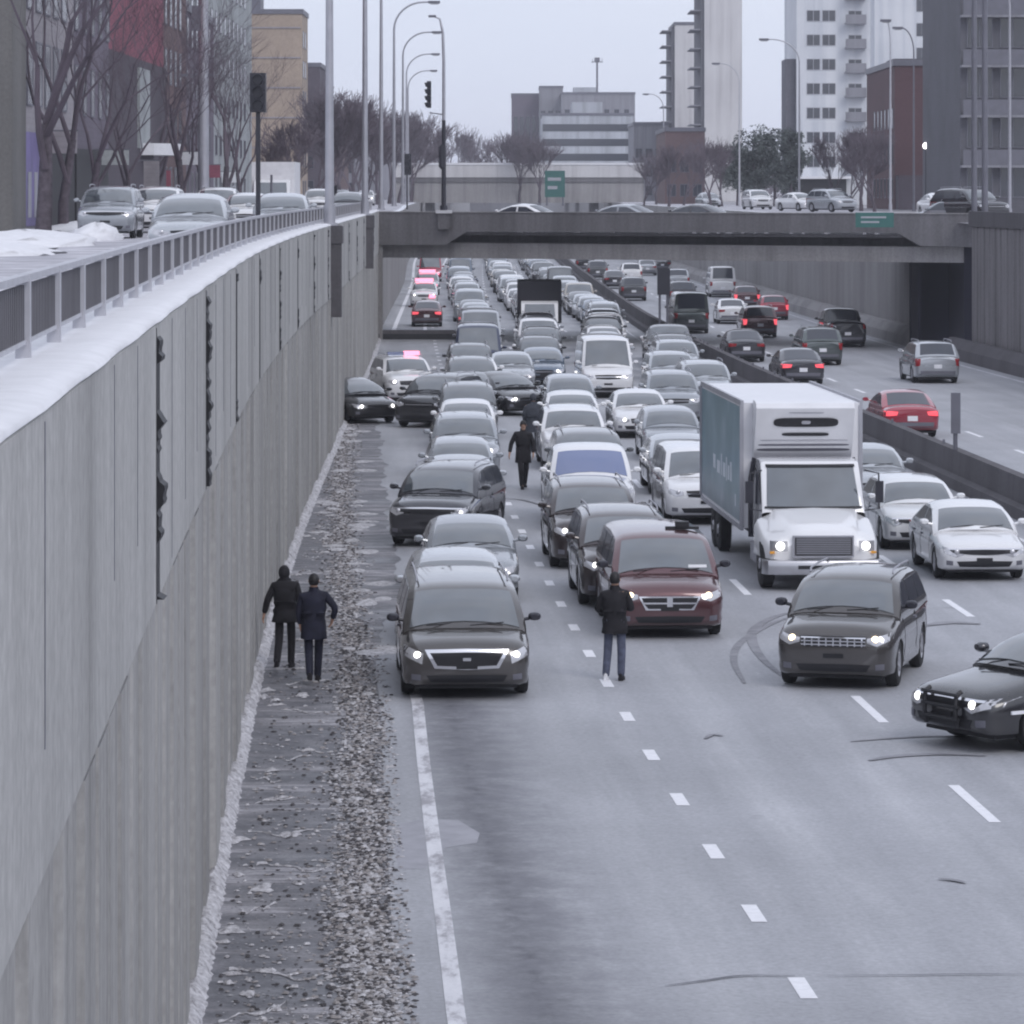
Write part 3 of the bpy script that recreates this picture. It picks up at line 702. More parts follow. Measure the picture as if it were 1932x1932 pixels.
CT = {   # proportions of each kind of vehicle: hood line, cowl, roof, ...
 'sedan': dict(L=4.65, W=1.82, H=1.46, top=[(0,.64),(.02,.73),(.06,.79),(.22,.92),(.27,.97),(.5,.97),(.80,.99),(.84,1.02),(.97,1.0),(1,.92)], yc=.20, yf=.41, yr=.66, ye=.87, belt=.97, zc=.96, ze=1.02, inset=.20, wr=.33, ax=(.19,.78)),
 'suv': dict(L=4.7, W=1.9, H=1.70, top=[(0,.82),(.02,.93),(.05,1.0),(.2,1.10),(.25,1.13),(.5,1.12),(.9,1.1),(.97,1.08),(1,1.0)], yc=.20, yf=.375, yr=.86, ye=.98, belt=1.12, zc=1.12, ze=1.12, inset=.17, wr=.37, ax=(.19,.785)),
 'minivan': dict(L=5.1, W=1.98, H=1.76, top=[(0,.76),(.015,.88),(.04,.95),(.15,1.06),(.20,1.11),(.5,1.06),(.9,1.08),(.97,1.06),(1,.98)], yc=.14, yf=.32, yr=.90, ye=.985, belt=1.10, zc=1.08, ze=1.10, inset=.17, wr=.34, ax=(.19,.78)),
 'hatchback': dict(L=4.25, W=1.78, H=1.50, top=[(0,.68),(.02,.78),(.06,.84),(.22,.96),(.27,1.0),(.5,.96),(.9,1.0),(.97,.99),(1,.92)], yc=.19, yf=.39, yr=.82, ye=.97, belt=.98, zc=.98, ze=1.02, inset=.19, wr=.33, ax=(.19,.80)),
 'pickup': dict(L=5.7, W=2.0, H=1.90, top=[(0,.95),(.02,1.06),(.05,1.12),(.2,1.20),(.25,1.22),(.6,1.22),(.605,1.28),(.98,1.28),(1,1.2)], yc=.20, yf=.33, yr=.565, ye=.61, belt=1.21, zc=1.19, ze=1.24, inset=.16, wr=.40, ax=(.17,.78)),
 'van': dict(L=5.6, W=2.02, H=2.30, top=[(0,.80),(.015,.95),(.04,1.02),(.10,1.15),(.14,1.2),(.5,1.25),(.9,1.25),(.98,1.2),(1,1.1)], yc=.085, yf=.225, yr=.95, ye=.99, belt=1.22, zc=1.17, ze=1.3, inset=.13, wr=.36, ax=(.16,.80)),
}
def car_proto(kind, variant='plain', hid=False):
    c = CT[kind]; L_, W, H = c['L'], c['W'], c['H']; hw = W/2
    tt = [0, .006, .014, .026, .045, .07, .10, .14, .19, .25, .31, .38, .46, .55, .60, .61, .68, .75, .82, .87, .91, .945, .97, .985, .995, 1]
    plan = lambda t_: np.interp(t_, [0, .006, .014, .026, .045, .07, .10, .15, .25, .82, .9, .95, .975, .99, 1], [.72, .80, .865, .915, .95, .97, .982, .992, 1, 1, .985, .96, .925, .87, .80])
    topf = lambda t_: np.interp(t_, [a for a, b in c['top']], [b for a, b in c['top']])
    botf = lambda t_: np.interp(t_, [0, .012, .04, .9, .97, 1], [.34, .27, .22, .22, .27, .38])
    m = MB(); P = []
    for t_ in tt:
        w_, zt_, zb = hw*plan(t_), topf(t_), botf(t_); h = zt_-zb
        half = [(0, zt_+.018), (.3*w_, zt_+.014), (.55*w_, zt_), (.74*w_, zt_-.022), (.86*w_, zt_-.055), (.94*w_, zt_-.105), (.985*w_, zt_-.17*h-.05),
                (1.0*w_, zb+.60*h), (1.0*w_, zb+.45*h), (.982*w_, zb+.30*h), (.988*w_, zb+.16*h), (.965*w_, zb+.05*h), (.86*w_, zb), (.4*w_, zb), (0, zb)]
        ring = [(x, t_*L_, z) for x, z in half]+[(-x, t_*L_, z) for x, z in half[-2:0:-1]]
        P.append(ring)
    m.grid(P, closed=True); n = len(P[0])
    m.f.append(list(range(n))[::-1]); m.m.append(0); m.f.append([len(m.v)-n+k for k in range(n)]); m.m.append(0)
    bvb = bvh_of(m.v, m.f)
    axl = [a*L_ for a in c['ax']]
    bodyme = cut_arches(m, axl, W, c['wr']+.055, PAINT['silver'])
    # greenhouse
    wb = hw*.955; belt = c['belt']
    yc, yf, yr, ye = (c[k]*L_ for k in ('yc', 'yf', 'yr', 'ye'))
    def roof(y): return float(np.interp(y, [yc, yc+(yf-yc)*.55, yf-.02, yf+.12, yf+.5, (yf+yr)/2, yr-.15, yr+.08, ye], [c['zc'], c['zc']+(H-c['zc'])*.58, H-.11, H-.07, H-.018, H, H-.03, H-.075, c['ze']]))
    def wside(z): k = max(0, min(1, (z-belt)/(H-belt))); return wb-c['inset']*k**1.15-.0*k
    ys = sorted(set([yc, yc+.12, yc+.3, yc+(yf-yc)*.5, yc+(yf-yc)*.75, yf-.06, yf, yf+.12, yf+.35, (yf+yr)/2, yr-.35, yr-.15, yr, yr+.08, yr+(ye-yr)*.5, ye-.08, ye]))
    g = MB(); P = []
    for y in ys:
        zt_ = roof(y); ws = wside(zt_); low = belt-.12; k = (zt_-c['zc'])/(H-c['zc'])
        half = [(0, zt_+.012), (.35*ws, zt_+.008), (.65*ws, zt_-.006), (.84*ws, zt_-.028), (.94*ws, zt_-.055), (wside(zt_-.1), zt_-.10), (wside(zt_*.5+belt*.5), zt_*.5+min(belt, zt_-.1)*.5-.02), (wb, min(belt, zt_-.12)), (wb, low-.06), (0, low-.08)]
        bow = .20*max(0, 1-(y-yc)/(yf-yc+.5)) - .10*max(0, 1-(ye-y)/(ye-yr+.3))
        row = [(x, y+bow*(x/wb)**2, z) for x, z in half]; P.append(row+[(-p[0], p[1], p[2]) for p in row[-2:0:-1]])
    g.grid(P, closed=True); n = len(P[0]); g.f.append(list(range(n))[::-1]); g.m.append(0); g.f.append([len(g.v)-n+k for k in range(n)]); g.m.append(0)
    bvg = bvh_of(g.v, g.f)
    bv = bvh_of(m.v+g.v, m.f+[[i+len(m.v) for i in f] for f in g.f])
    b2 = bmesh.new(); b2.from_mesh(bodyme); gm = g.mesh('g', PAINT['silver']); b2.from_mesh(gm)
    bmesh.ops.recalc_face_normals(b2, faces=b2.faces)
    me = bpy.data.meshes.new('body'); b2.to_mesh(me); b2.free(); me.materials.clear(); me.materials.append(PAINT['silver'])
    me.polygons.foreach_set('use_smooth', [True]*len(me.polygons)); me.set_sharp_from_angle(angle=R(38)); me.update()
    root = empty(kind if kind != 'suv' else 'sport_utility'); PARTS = []
    def part(name, mb, mats, parent=root, smooth=40, loc=None):
        o = mb.build(name, mats, parent, smooth, loc); return o
    obj('body', me, root)
    # windscreen, windows
    F, B_, DN = (0, 1, 0), (0, -1, 0), None
    wt = wside(H-.1); zc = c['zc']
    dws = Vector((0, (H-zc)*.8, -(yf-yc))).normalized()
    tp = [(x*wt*.90, yf-.06-.02*(1-abs(x)), H-.14) for x in (-1, -.6, 0, .6, 1)]
    bt = [(x*wb*.885, yc+.14, zc+.06) for x in (-1, -.6, 0, .6, 1)]
    wsm = part('windscreen', decal(bvg, tp, bt, dws, .014, M['glass'], 14, 6), M['glass'])
    if kind in ('minivan', 'suv', 'sedan', 'van') and not hid:
        wm = MB()
        for sx in (-.62, .08):
            p0 = Vector((sx*wb, yc+.02, zc+.04)); 
            wm.tube([(sx*wb, yc+.05, zc+.045), (sx*wb+.55*wb, yc+.13, zc+.085)], .010, 5)
        part('wiper', wm, M['black'])
    if kind != 'van' or True:
        tpr = [(x*wt*.84, yr+.05, H-.13) for x in (-1, 0, 1)]; btr = [(x*wb*.78, ye-.06, c['ze']+.08) for x in (-1, 0, 1)]
        part('rear_window', decal(bvg, tpr, btr, Vector((0, -(H-c['ze'])-.05, -(ye-yr)*.9-.02)), .006, M['winglass'], 10, 4), M['winglass'])
    zwt, zwb = H-.16, belt+.05
    npan = {'sedan': 2, 'hatchback': 2, 'suv': 3, 'minivan': 3, 'pickup': 2, 'van': 1}[kind]
    y0b, y0t = yc+.42, yf+.14; y1b, y1t = ye-(.32 if kind in ('sedan',) else .14), yr-(.02 if kind == 'sedan' else .10)
    if kind == 'van': y1b = y1t = yf+.85
    for s in (-1, 1):
        for k in range(npan):
            a, b = (k+.02)/npan, (k+.93)/npan
            yl = lambda q: y0b+(y1b-y0b)*q
            yt = lambda q: y0t+(y1t-y0t)*q
            if k > 0: fa = max(yl(a), yt(a)) if npan < 3 or k < 2 else yl(a)
            A0b, A0t = (yl(a), yt(a)) if k == 0 else (yl(a), yl(a)) if not kind == 'sedan' else (yl(a), yl(a))
            A1b, A1t = (yl(b), yt(b)) if k == npan-1 else (yl(b), yl(b))
            if A0t < y0t: A0t = y0t
            part('side_window', decal(bvg, [(0, A0t, zwt), (0, A1t, zwt)], [(0, A0b, zwb), (0, A1b, zwb)], (-s, 0, 0), .006, M['winglass'], 6, 4), M['winglass'])
    # face: lamps, grille, bumper
    zh = topf(.03)       # hood edge
    zg = .50 if kind in ('sedan', 'hatchback') else .60
    big = kind in ('pickup', 'van')
    gl = .40*hw if kind == 'sedan' else .50*hw
    def fd(name, top, bot, mat, off=.008, n=12, mr=4, parent=root, thick=.03, d=F): return part(name, decal(bv, [(x, 0, z) for x, z in top], [(x, 0, z) for x, z in bot], d, off, mat, n, mr, thick), mat, parent)
    for s in (-1, 1):
        xi, xo = gl*1.12, hw*.955
        if variant == 'chrome_u': tpp, bp = [(s*xo, zh-.04), (s*(xi+.10), zh-.16)], [(s*(xo-.01), zh-.21), (s*(xi+.12), zh-.33)]
        elif variant == 'square': tpp, bp = [(s*xo, zh-.06), (s*xi, zh-.06)], [(s*xo, zh-.28), (s*xi, zh-.28)]
        else: tpp, bp = [(s*xo, zh-.04), (s*(xi+.18), zh-.10), (s*xi, zh-.13)], [(s*xo, zh-.15), (s*(xi+.16), zh-.25), (s*xi, zh-.20)]
        hl = fd('headlight', tpp, bp, M['lens'], .010, 10, 4)
        cx = sum(p[0] for p in tpp+bp)/len(tpp+bp); cz = sum(p[1] for p in tpp+bp)/len(tpp+bp); cx -= s*.06
        r = .055
        b = MB(); hit = bv.ray_cast(Vector((cx, -3, cz)), Vector((0, 1, 0)), 6)[0]
        if hit is None: hit = Vector((cx, .1, cz))
        b.lathe([(-.030, .001), (-.026, r*.8), (-.012, r), (.03, r)], 'y', (hit.x, hit.y, hit.z), 14)
        o = b.build('lamp', M['lens'], hl, 180)
    ztop, zbot = zh-.13, zg
    if variant == 'chrome_u':
        fd('grille_frame', [(-gl*1.28, zh-.10), (0, zh-.085), (gl*1.28, zh-.10)], [(-gl*.98, zh-.40), (0, zh-.425), (gl*.98, zh-.40)], M['chrome'], .016, 16, 6)
        fd('grille', [(-gl*1.12, zh-.15), (0, zh-.14), (gl*1.12, zh-.15)], [(-gl*.90, zh-.355), (0, zh-.375), (gl*.90, zh-.355)], M['black'], .024, 16, 6)
        fd('badge', [(-.06, zh-.23), (.06, zh-.23)], [(-.06, zh-.28), (.06, zh-.28)], M['chrome'], .032, 4, 2)
    elif variant == 'cross':
        fd('grille_frame', [(-gl*1.1, zh-.16), (gl*1.1, zh-.16)], [(-gl*.85, zh-.40), (gl*.85, zh-.40)], M['chrome'], .014, 14, 5)
        for s in (-1, 1):
            fd('grille', [(s*.05, zh-.185), (s*gl*1.0, zh-.185)], [(s*.05, zh-.265), (s*gl*.93, zh-.265)], M['black'], .022, 8, 3)
            fd('grille', [(s*.05, zh-.295), (s*gl*.9, zh-.295)], [(s*.05, zh-.375), (s*gl*.76, zh-.375)], M['black'], .022, 8, 3)
    elif variant == 'bars':
        fd('grille', [(-gl*1.1, zh-.10), (gl*1.1, zh-.10)], [(-gl*1.0, zh-.27), (gl*1.0, zh-.27)], M['black'], .010, 14, 4)
        for q in range(3): fd('grille_bar', [(-gl*1.08, zh-.115-q*.055), (gl*1.08, zh-.115-q*.055)], [(-gl*1.07, zh-.135-q*.055), (gl*1.07, zh-.135-q*.055)], M['chrome'], .022, 14, 1)
        gb = MB()
        for q in range(9): x = -gl*.95+q*gl*1.9/8; decal(bv, [(x-.012, 0, zh-.12), (x+.012, 0, zh-.12)], [(x-.012, 0, zh-.26), (x+.012, 0, zh-.26)], F, .019, None, 1, 3, .02, 0, gb)
        part('grille_slats', gb, M['chrome'])
    elif variant == 'slim':
        fd('grille', [(-hw*.78, zh-.10), (0, zh-.08), (hw*.78, zh-.10)], [(-hw*.70, zh-.16), (-hw*.3, zh-.20), (0, zh-.21), (hw*.3, zh-.20), (hw*.70, zh-.16)], M['black'], .014, 16, 4)
        fd('grille_bar', [(-hw*.80, zh-.075), (0, zh-.06), (hw*.80, zh-.075)], [(-hw*.80, zh-.105), (0, zh-.095), (hw*.80, zh-.105)], M['chrome'], .02, 16, 1)
    else:
        fd('grille', [(-gl, zh-.11), (0, zh-.095), (gl, zh-.11)], [(-gl*.9, zh-.25), (0, zh-.27), (gl*.9, zh-.25)], M['black'], .010, 12, 4)
        fd('grille_bar', [(-gl*.98, zh-.165), (gl*.98, zh-.165)], [(-gl*.96, zh-.19), (gl*.96, zh-.19)], M['chrome'], .018, 10, 1)
    lo = .27
    fd('lower_intake', [(-hw*.62, lo+.14), (0, lo+.15), (hw*.62, lo+.14)], [(-hw*.55, lo+.03), (0, lo+.02), (hw*.55, lo+.03)], M['black'], .008, 12, 3)
    if not hid:
        fd('front_plate', [(-.16, zg-.02), (.16, zg-.02)], [(-.16, zg-.09), (.16, zg-.09)], M['black'], .018, 4, 2)
        for s in (-1, 1): fd('fog_lamp', [(s*hw*.70, lo+.15), (s*hw*.84, lo+.16)], [(s*hw*.70, lo+.06), (s*hw*.84, lo+.07)], M['galv_dark'], .008, 4, 3)
    # door shut lines and handles
    if not hid:
        nd = [yc+.48, (yc+.48+ye-.4)/2+.05, ye-.45] if kind not in ('pickup', 'van') else [yc+.48, yf+1.0]
        for s in (-1, 1):
            for y in nd: part('shut_line', decal(bv, [(0, y-.008, belt-.10), (0, y+.008, belt-.10)], [(0, y-.008, .34), (0, y+.008, .34)], (-s, 0, 0), .004, None, 1, 5, .01), M['black'])
        for s in (-1, 1):
            for y in nd[1:]:
                part('door_handle', decal(bv, [(0, y-.28, belt-.17), (0, y-.10, belt-.17)], [(0, y-.28, belt-.205), (0, y-.10, belt-.205)], (-s, 0, 0), .03, None, 3, 1, .03), M['galv_dark'])
    # tail
    zr = topf(.985)-.05
    for s in (-1, 1):
        if kind in ('suv', 'minivan', 'hatchback', 'van', 'pickup'):
            tl = decal(bv, [(s*hw*.97, 0, zr+.02), (s*hw*.74, 0, zr+.02)], [(s*hw*.97, 0, zr-.30), (s*hw*.78, 0, zr-.26)], B_, .010, None, 8, 5)
        else: tl = decal(bv, [(s*hw*.96, 0, zr-.03), (s*hw*.50, 0, zr-.05)], [(s*hw*.96, 0, zr-.20), (s*hw*.55, 0, zr-.17)], B_, .010, None, 8, 4)
        part('tail_light', tl, M['tail'])
    pz = .78 if kind not in ('sedan', ) else .72
    part('rear_plate', decal(bv, [(-.16, 0, pz), (.16, 0, pz)], [(-.16, 0, pz-.16), (.16, 0, pz-.16)], B_, .012, None, 3, 2), M['white_paint'])
    part('rear_bumper', decal(bv, [(-hw*.9, 0, .52), (hw*.9, 0, .52)], [(-hw*.86, 0, .34), (hw*.86, 0, .34)], B_, .010, None, 12, 3), M['galv_dark'])
    # mirrors
    for s in (-1, 1):
        mm = MB(); y = yc+.46; xb = wb-.03; zz = belt+.12
        q = [(s*(xb), y, zz-.05), (s*(xb+.09), y, zz-.03)]; mm.tube(q, .03, 6)
        o_ = []
        for yy, sc_ in ((y-.085, .55), (y-.05, .92), (y, 1), (y+.05, .96)):
            o_.append([(s*(xb+.17)+  .10*sc_*math.cos(a)*(abs(math.cos(a))**-.3 if abs(math.cos(a)) > .01 else 1), yy, zz+.068*sc_*math.sin(a)) for a in [k*math.pi/6 for k in range(12)]])
        mm.grid(o_, closed=True); b_ = len(mm.v)-12; mm.f.append([b_+k for k in range(12)]); mm.m.append(0); b_ = len(mm.v)-48; mm.f.append([b_+k for k in range(12)]); mm.m.append(0)
        part('wing_mirror', mm, M['blackpaint'] if variant in ('chrome_u', 'cross', 'bars') else PAINT['silver'])
    # wheels
    r = c['wr']
    wm = MB(); wm.lathe([(-.10, r*.60), (-.10, r*.90), (-.085, r*.97), (-.05, r), (.05, r), (.085, r*.97), (.10, r*.90), (.10, r*.60)], 'x', (0, 0, 0), 24); tyre = wm.mesh('tyre', M['rubber'], 40)
    rm = MB(); rm.lathe([(-.085, .001), (-.085, r*.14), (-.06, r*.16), (-.05, r*.52), (-.09, r*.585), (-.095, r*.61), (-.08, r*.62), (.09, r*.62)], 'x', (0, 0, 0), 24)
    for k in range(5):
        a = k*2*math.pi/5; u, v = math.cos(a), math.sin(a); px_, pz_ = -v, u
        for e in (-1,):
            rm.add([(-.088, u*r*.1+px_*.035, v*r*.1+pz_*.035), (-.088, u*r*.1-px_*.035, v*r*.1-pz_*.035), (-.092, u*r*.57-px_*.028, v*r*.57-pz_*.028), (-.092, u*r*.57+px_*.028, v*r*.57+pz_*.028),
                    (-.05, u*r*.1+px_*.035, v*r*.1+pz_*.035), (-.05, u*r*.1-px_*.035, v*r*.1-pz_*.035), (-.05, u*r*.57-px_*.028, v*r*.57-pz_*.028), (-.05, u*r*.57+px_*.028, v*r*.57+pz_*.028)],
                   [(0, 1, 2, 3), (0, 4, 5, 1), (2, 6, 7, 3), (0, 3, 7, 4), (1, 5, 6, 2)], 0)
    rim = rm.mesh('rim', M['rim'], 40)
    for s in (-1, 1):
        for y in axl:
            wh = obj('wheel', tyre, root, (s*(hw-.125), y, r), (0, 0, 0 if s < 0 else math.pi))
            obj('rim', rim, wh)
    # well lining and black underbody panel under the car
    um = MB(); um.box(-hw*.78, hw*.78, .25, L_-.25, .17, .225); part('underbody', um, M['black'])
    if kind in ('suv',) or variant == 'chrome_u':
        for s in (-1, 1):
            rl = MB(); x = s*(wt-.10); rl.tube([(x, yf+.25, H-.03), (x, yf+.35, H+.035), (x, (yf+yr)/2, H+.05), (x, yr-.2, H+.03), (x, yr-.1, H-.03)], .017, 6); part('roof_rail', rl, M['galv'])
    return root
PROTO = {}
def proto(kind, variant='plain', hid=False):
    k = (kind, variant, hid)
    if k not in PROTO: PROTO[k] = [car_proto(kind, variant, hid), False]
    return PROTO[k]
USED = {}
CATN = {'sedan': 'car', 'suv': 'car', 'minivan': 'minivan', 'hatchback': 'car', 'pickup': 'pickup', 'van': 'van'}
def add_car(kind, colr, X, Z, label, rot=0.0, zb=0.0, variant='plain', lit=None, away=False, group=None, glass=None, hid=False, f=None, tail=False, reuse=True):
    p = proto(kind, variant, hid)
    src = p[0]
    if not p[1]: r_ = src; p[1] = True
    else: r_ = copy_tree(src)
    base = -math.atan(heading(f or D, Z))
    if away: base += math.pi
    r_.rotation_euler = (0, 0, base+rot)
    r_.location = (X, Z, zb)
    r_.name = {'suv': 'sport_utility', 'sedan': 'sedan'}.get(kind, kind)
    if label in USED: print('DUP LABEL', label)
    USED[label] = 1
    if 'group' in r_.keys(): del r_['group']
    tag(r_, label, CATN[kind], group)
    for ch in r_.children_recursive:
        n = ch.name.split('.')[0]
        def setm(m):
            ch.material_slots[0].link = 'OBJECT'; ch.material_slots[0].material = m
        if n == 'body': setm(PAINT[colr])
        elif n == 'wing_mirror': setm(PAINT[colr] if variant not in ('chrome_u', 'cross', 'bars') else M['blackpaint'])
        elif n == 'windscreen': setm(glass or M['glass'])
        elif n == 'lamp': setm(lit if lit else M['lens'])
        elif n == 'tail_light': setm(M['tail_on'] if tail else M['tail'])
    return r_
# ================================================================ the traffic
ON, WARM = M['lamp_on'], M['warm_on']
QG = 'vehicles queued on the near carriageway'
def car(kind, colr, px, py, label, **k):     # placed by the ground point under the middle of its front (or rear) bumper
    Z = gy(py); k.setdefault('group', QG)
    return add_car(kind, colr, px2x(px, Z), Z, label, **k)
# merge lane, nearest first
car('minivan', 'taupe', 881, 1322, 'dark grey-brown minivan with chrome grille frame at the head of the left lane', variant='chrome_u', lit=ON)
car('hatchback', 'silver', 868, 1228, 'silver hatchback stopped right behind the grey-brown minivan', variant='slim')
car('sedan', 'pale grey', 893, 1136, 'pale grey sedan second behind the grey-brown minivan')
car('suv', 'dark grey', 806, 1034, 'dark charcoal crossover standing askew on the shoulder edge', rot=-R(13), variant='slim')
car('sedan', 'silver', 872, 988, 'silver sedan right behind the askew charcoal crossover')
car('hatchback', 'pale grey', 872, 948, 'grey-blue hatchback two behind the askew charcoal crossover', lit=ON)
car('suv', 'pale grey', 880, 907, 'pale grey crossover level with the walking officer on his left', lit=ON)
car('sedan', 'white', 883, 852, 'white sedan beside the black sedan that stands by the wall', lit=ON)
_a1 = [o for o in col.objects if o.get('label', '').startswith('dark grey-brown minivan')][0]; _a1.scale = (1.02, 1, .95)
# second row
vn = car('minivan', 'maroon', 1264, 1208, 'maroon minivan with a roof-mounted dark taxi-like fin and lit headlights', variant='cross', lit=WARM, rot=0)
vn['label'] = 'maroon minivan with lit headlights and a small dark rack bracket on its roof'
mm = MB(); mm.box(-.30, .30, -.06, .06, 0, .05); mm.box(-.12, .12, -.10, .10, .05, .14); o = mm.build('roof_bracket', M['black'], vn, loc=(.42, 2.25, 1.735))
mm = MB(); mm.box(-.16, .16, 0, .01, 0, .06); o = mm.build('permit_sticker', M['snow'], vn, loc=(.55, .685, 1.20)); o.rotation_euler = (R(-42), 0, 0)
car('suv', 'brown', 1190, 1148, 'dark brown silver-roofed crossover half hidden behind the maroon minivan', lit=ON)
car('suv', 'brown', 1126, 1076, 'dark brown crossover with one bright headlamp two behind the maroon minivan', lit=ON)
car('pickup', 'white', 1122, 1005, 'white pickup with a blue windscreen behind the dark crossover', glass=M['blueglass'])
car('suv', 'grey', 1118, 948, 'mid grey crossover behind the white pickup')
car('suv', 'white', 1086, 888, 'white crossover to the right of the walking officer', lit=ON)
car('sedan', 'white', 1083, 832, 'white sedan just behind the white crossover near the officer')
car('hatchback', 'pale grey', 1080, 795, 'pale grey hatchback ahead of the turned black car')
car('sedan', 'black', 1000, 785, 'black sedan turned sideways between the two left queues', rot=R(24), lit=ON)
car('sedan', 'silver', 968, 738, 'silver sedan just behind the turned black sedan')
# third row
car('minivan', 'white', 1335, 992, 'white minivan peeking out left of the delivery truck box')
car('sedan', 'silver', 1294, 936, 'silver sedan left of the truck box with dark mirrors')
car('hatchback', 'pale grey', 1272, 872, 'pale grey hatchback two behind the van beside the truck box')
car('sedan', 'white', 1212, 828, 'white sedan with beige glass standing ahead of the tall white van', lit=ON)
car('suv', 'pale grey', 1275, 800, 'pale grey crossover right of the white sedan and behind the truck')
car('van', 'white', 1148, 752, 'tall white delivery van in the middle of the jam', lit=None)
# fourth row
car('sedan', 'white', 1858, 1098, 'white sedan at the right edge in front of the median barrier', variant='slim')
car('hatchback', 'white', 1745, 1040, 'white hatchback with grimy bumper just right of the truck cab', lit=None, variant='slim')
car('sedan', 'silver', 1655, 960, 'silver car almost hidden behind the truck on its right side')
car('suv', 'silver', 1338, 775, 'silver crossover with glaring headlamps behind the roof of the truck', lit=M['white_on'])
car('suv', 'silver', 1273, 752, 'silver crossover right of the tall white van', lit=ON)
# those turned across the road in the foreground
car('suv', 'taupe', 1572, 1303, 'dark grey crossover with amber lit headlamps turning across the lanes', rot=-R(17), variant='bars', lit=WARM).scale = (1, .91, 1)
pc = car('sedan', 'dark grey', 1782, 1412, 'black police sedan with push bar entering from the right edge', rot=-R(62), lit=ON, variant='slim')
for ch in pc.children:
    if ch.name.startswith('body'): ch.material_slots[0].material = PAINT['black']
mm = MB()
for s in (-.32, .32): mm.tube([(s, -.04, .30), (s, -.075, .45), (s, -.06, .70), (s, .02, .74)], .03, 6)
for z in (.40, .55, .70): mm.tube([(-.38, -.07, z), (.38, -.07, z)], .025, 6)
mm.build('push_bar', M['black'], pc, 40)
pc.scale = (1.1, 1.1, 1.12)
mm = MB(); mm.box(.905, .935, .35, 1.0, .50, .54); mm.build('marker_strip', M['white_paint'], pc)

# police cars by the wall
b = car('sedan', 'black', 712, 800, 'black unmarked sedan angled against the foot of the wall', rot=R(22), lit=ON)
b = car('suv', 'black', 790, 808, 'black crossover standing beside the angled sedan by the wall', rot=-R(20), hid=False)
b = car('suv', 'white', 778, 762, 'white police car with pink-red lights behind the angled black sedan', rot=R(8), lit=M['white_on'])
mm = MB(); mm.box(-.6, .02, -.14, .14, 0, .12); mm.build('light_bar', M['dark'] if 'dark' in M else M['blueglass'], b, loc=(0, 2.2, 1.71))
mm = MB(); mm.box(.03, .6, -.15, .15, 0, .14); mm.build('beacon', M['red_on'], b, loc=(0, 2.2, 1.71))
mm = MB(); mm.box(-.10, .10, -.05, 0, 0, .12); mm.build('beacon', M['red_on'], b, loc=(.45, -.02, .62))
for i, (px, Z, k_, c_) in enumerate([(806, 228, 'sedan', 'maroon'), (800, 262, 'suv', 'white'), (806, 292, 'suv', 'silver'), (812, 335, 'van', 'red'), (810, 380, 'suv', 'dark grey')]):
    b = add_car(k_, c_, px2x(px, Z), Z, ['dark maroon sedan nearest the overpass on the ramp lane', 'white police car with pink-red beacons second on the ramp lane', 'silver police car with pink-red beacons third on the ramp lane',
                                 'red emergency van far up the ramp lane', 'dark crossover farthest up the ramp lane'][i], f=WL, group='vehicles on the ramp lane', tail=(i == 0), away=(i == 0), lit=M['white_on'] if i in (1, 2) else None)
    if i in (1, 2, 3):
        mm = MB(); mm.box(-.62, .62, -.18, .18, 0, .20); mm.build('beacon', M['red_on'], b, loc=(0, 2.1, CT[k_]['H']))
        mm = MB(); mm.box(.35, .75, -.08, .0, 0, .22); mm.build('beacon', M['red_on'], b, loc=(0, -.03, .62))

# the packed queues running away under the overpass
rowx = [hermite([122, 148, 216, 248, 300, 441, 700], [-1.45, -1.45, -2.0, -2.8, -3.9, -5.7, -7.2]), hermite([122, 148, 190, 216, 248, 300, 441, 700], [1.5, 1.25, 1.35, 1.5, .75, -.4, -2.2, -3.7]),
        hermite([122, 148, 190, 216, 248, 300, 441, 700], [4.1, 3.9, 4.6, 5.1, 4.35, 3.2, 1.5, -.2]), hermite([122, 148, 180, 200], [6.9, 6.9, 7.1, 7.1])]
box_at = []
rown = ['leftmost', 'second', 'third', 'rightmost']
tens = ['', 'first', 'second', 'third', 'fourth', 'fifth', 'sixth', 'seventh', 'eighth', 'ninth', 'tenth', 'eleventh', 'twelfth', 'thirteenth', 'fourteenth', 'fifteenth', 'sixteenth', 'seventeenth', 'eighteenth', 'nineteenth',
        'twentieth', 'twenty-first', 'twenty-second', 'twenty-third', 'twenty-fourth', 'twenty-fifth', 'twenty-sixth', 'twenty-seventh', 'twenty-eighth', 'twenty-ninth', 'thirtieth', 'thirty-first', 'thirty-second', 'thirty-third', 'thirty-fourth',
        'thirty-fifth', 'thirty-sixth', 'thirty-seventh', 'thirty-eighth', 'thirty-ninth', 'fortieth', 'forty-first', 'forty-second', 'forty-third', 'forty-fourth', 'forty-fifth', 'forty-sixth', 'forty-seventh', 'forty-eighth', 'forty-ninth', 'fiftieth', 'fifty-first', 'fifty-second']
rq = random.Random(11)
starts = [121.5, 155.5, 155.0, 158.0]; ends = [452, 452, 452, 181]
NICE = {'suv': 'crossover'}
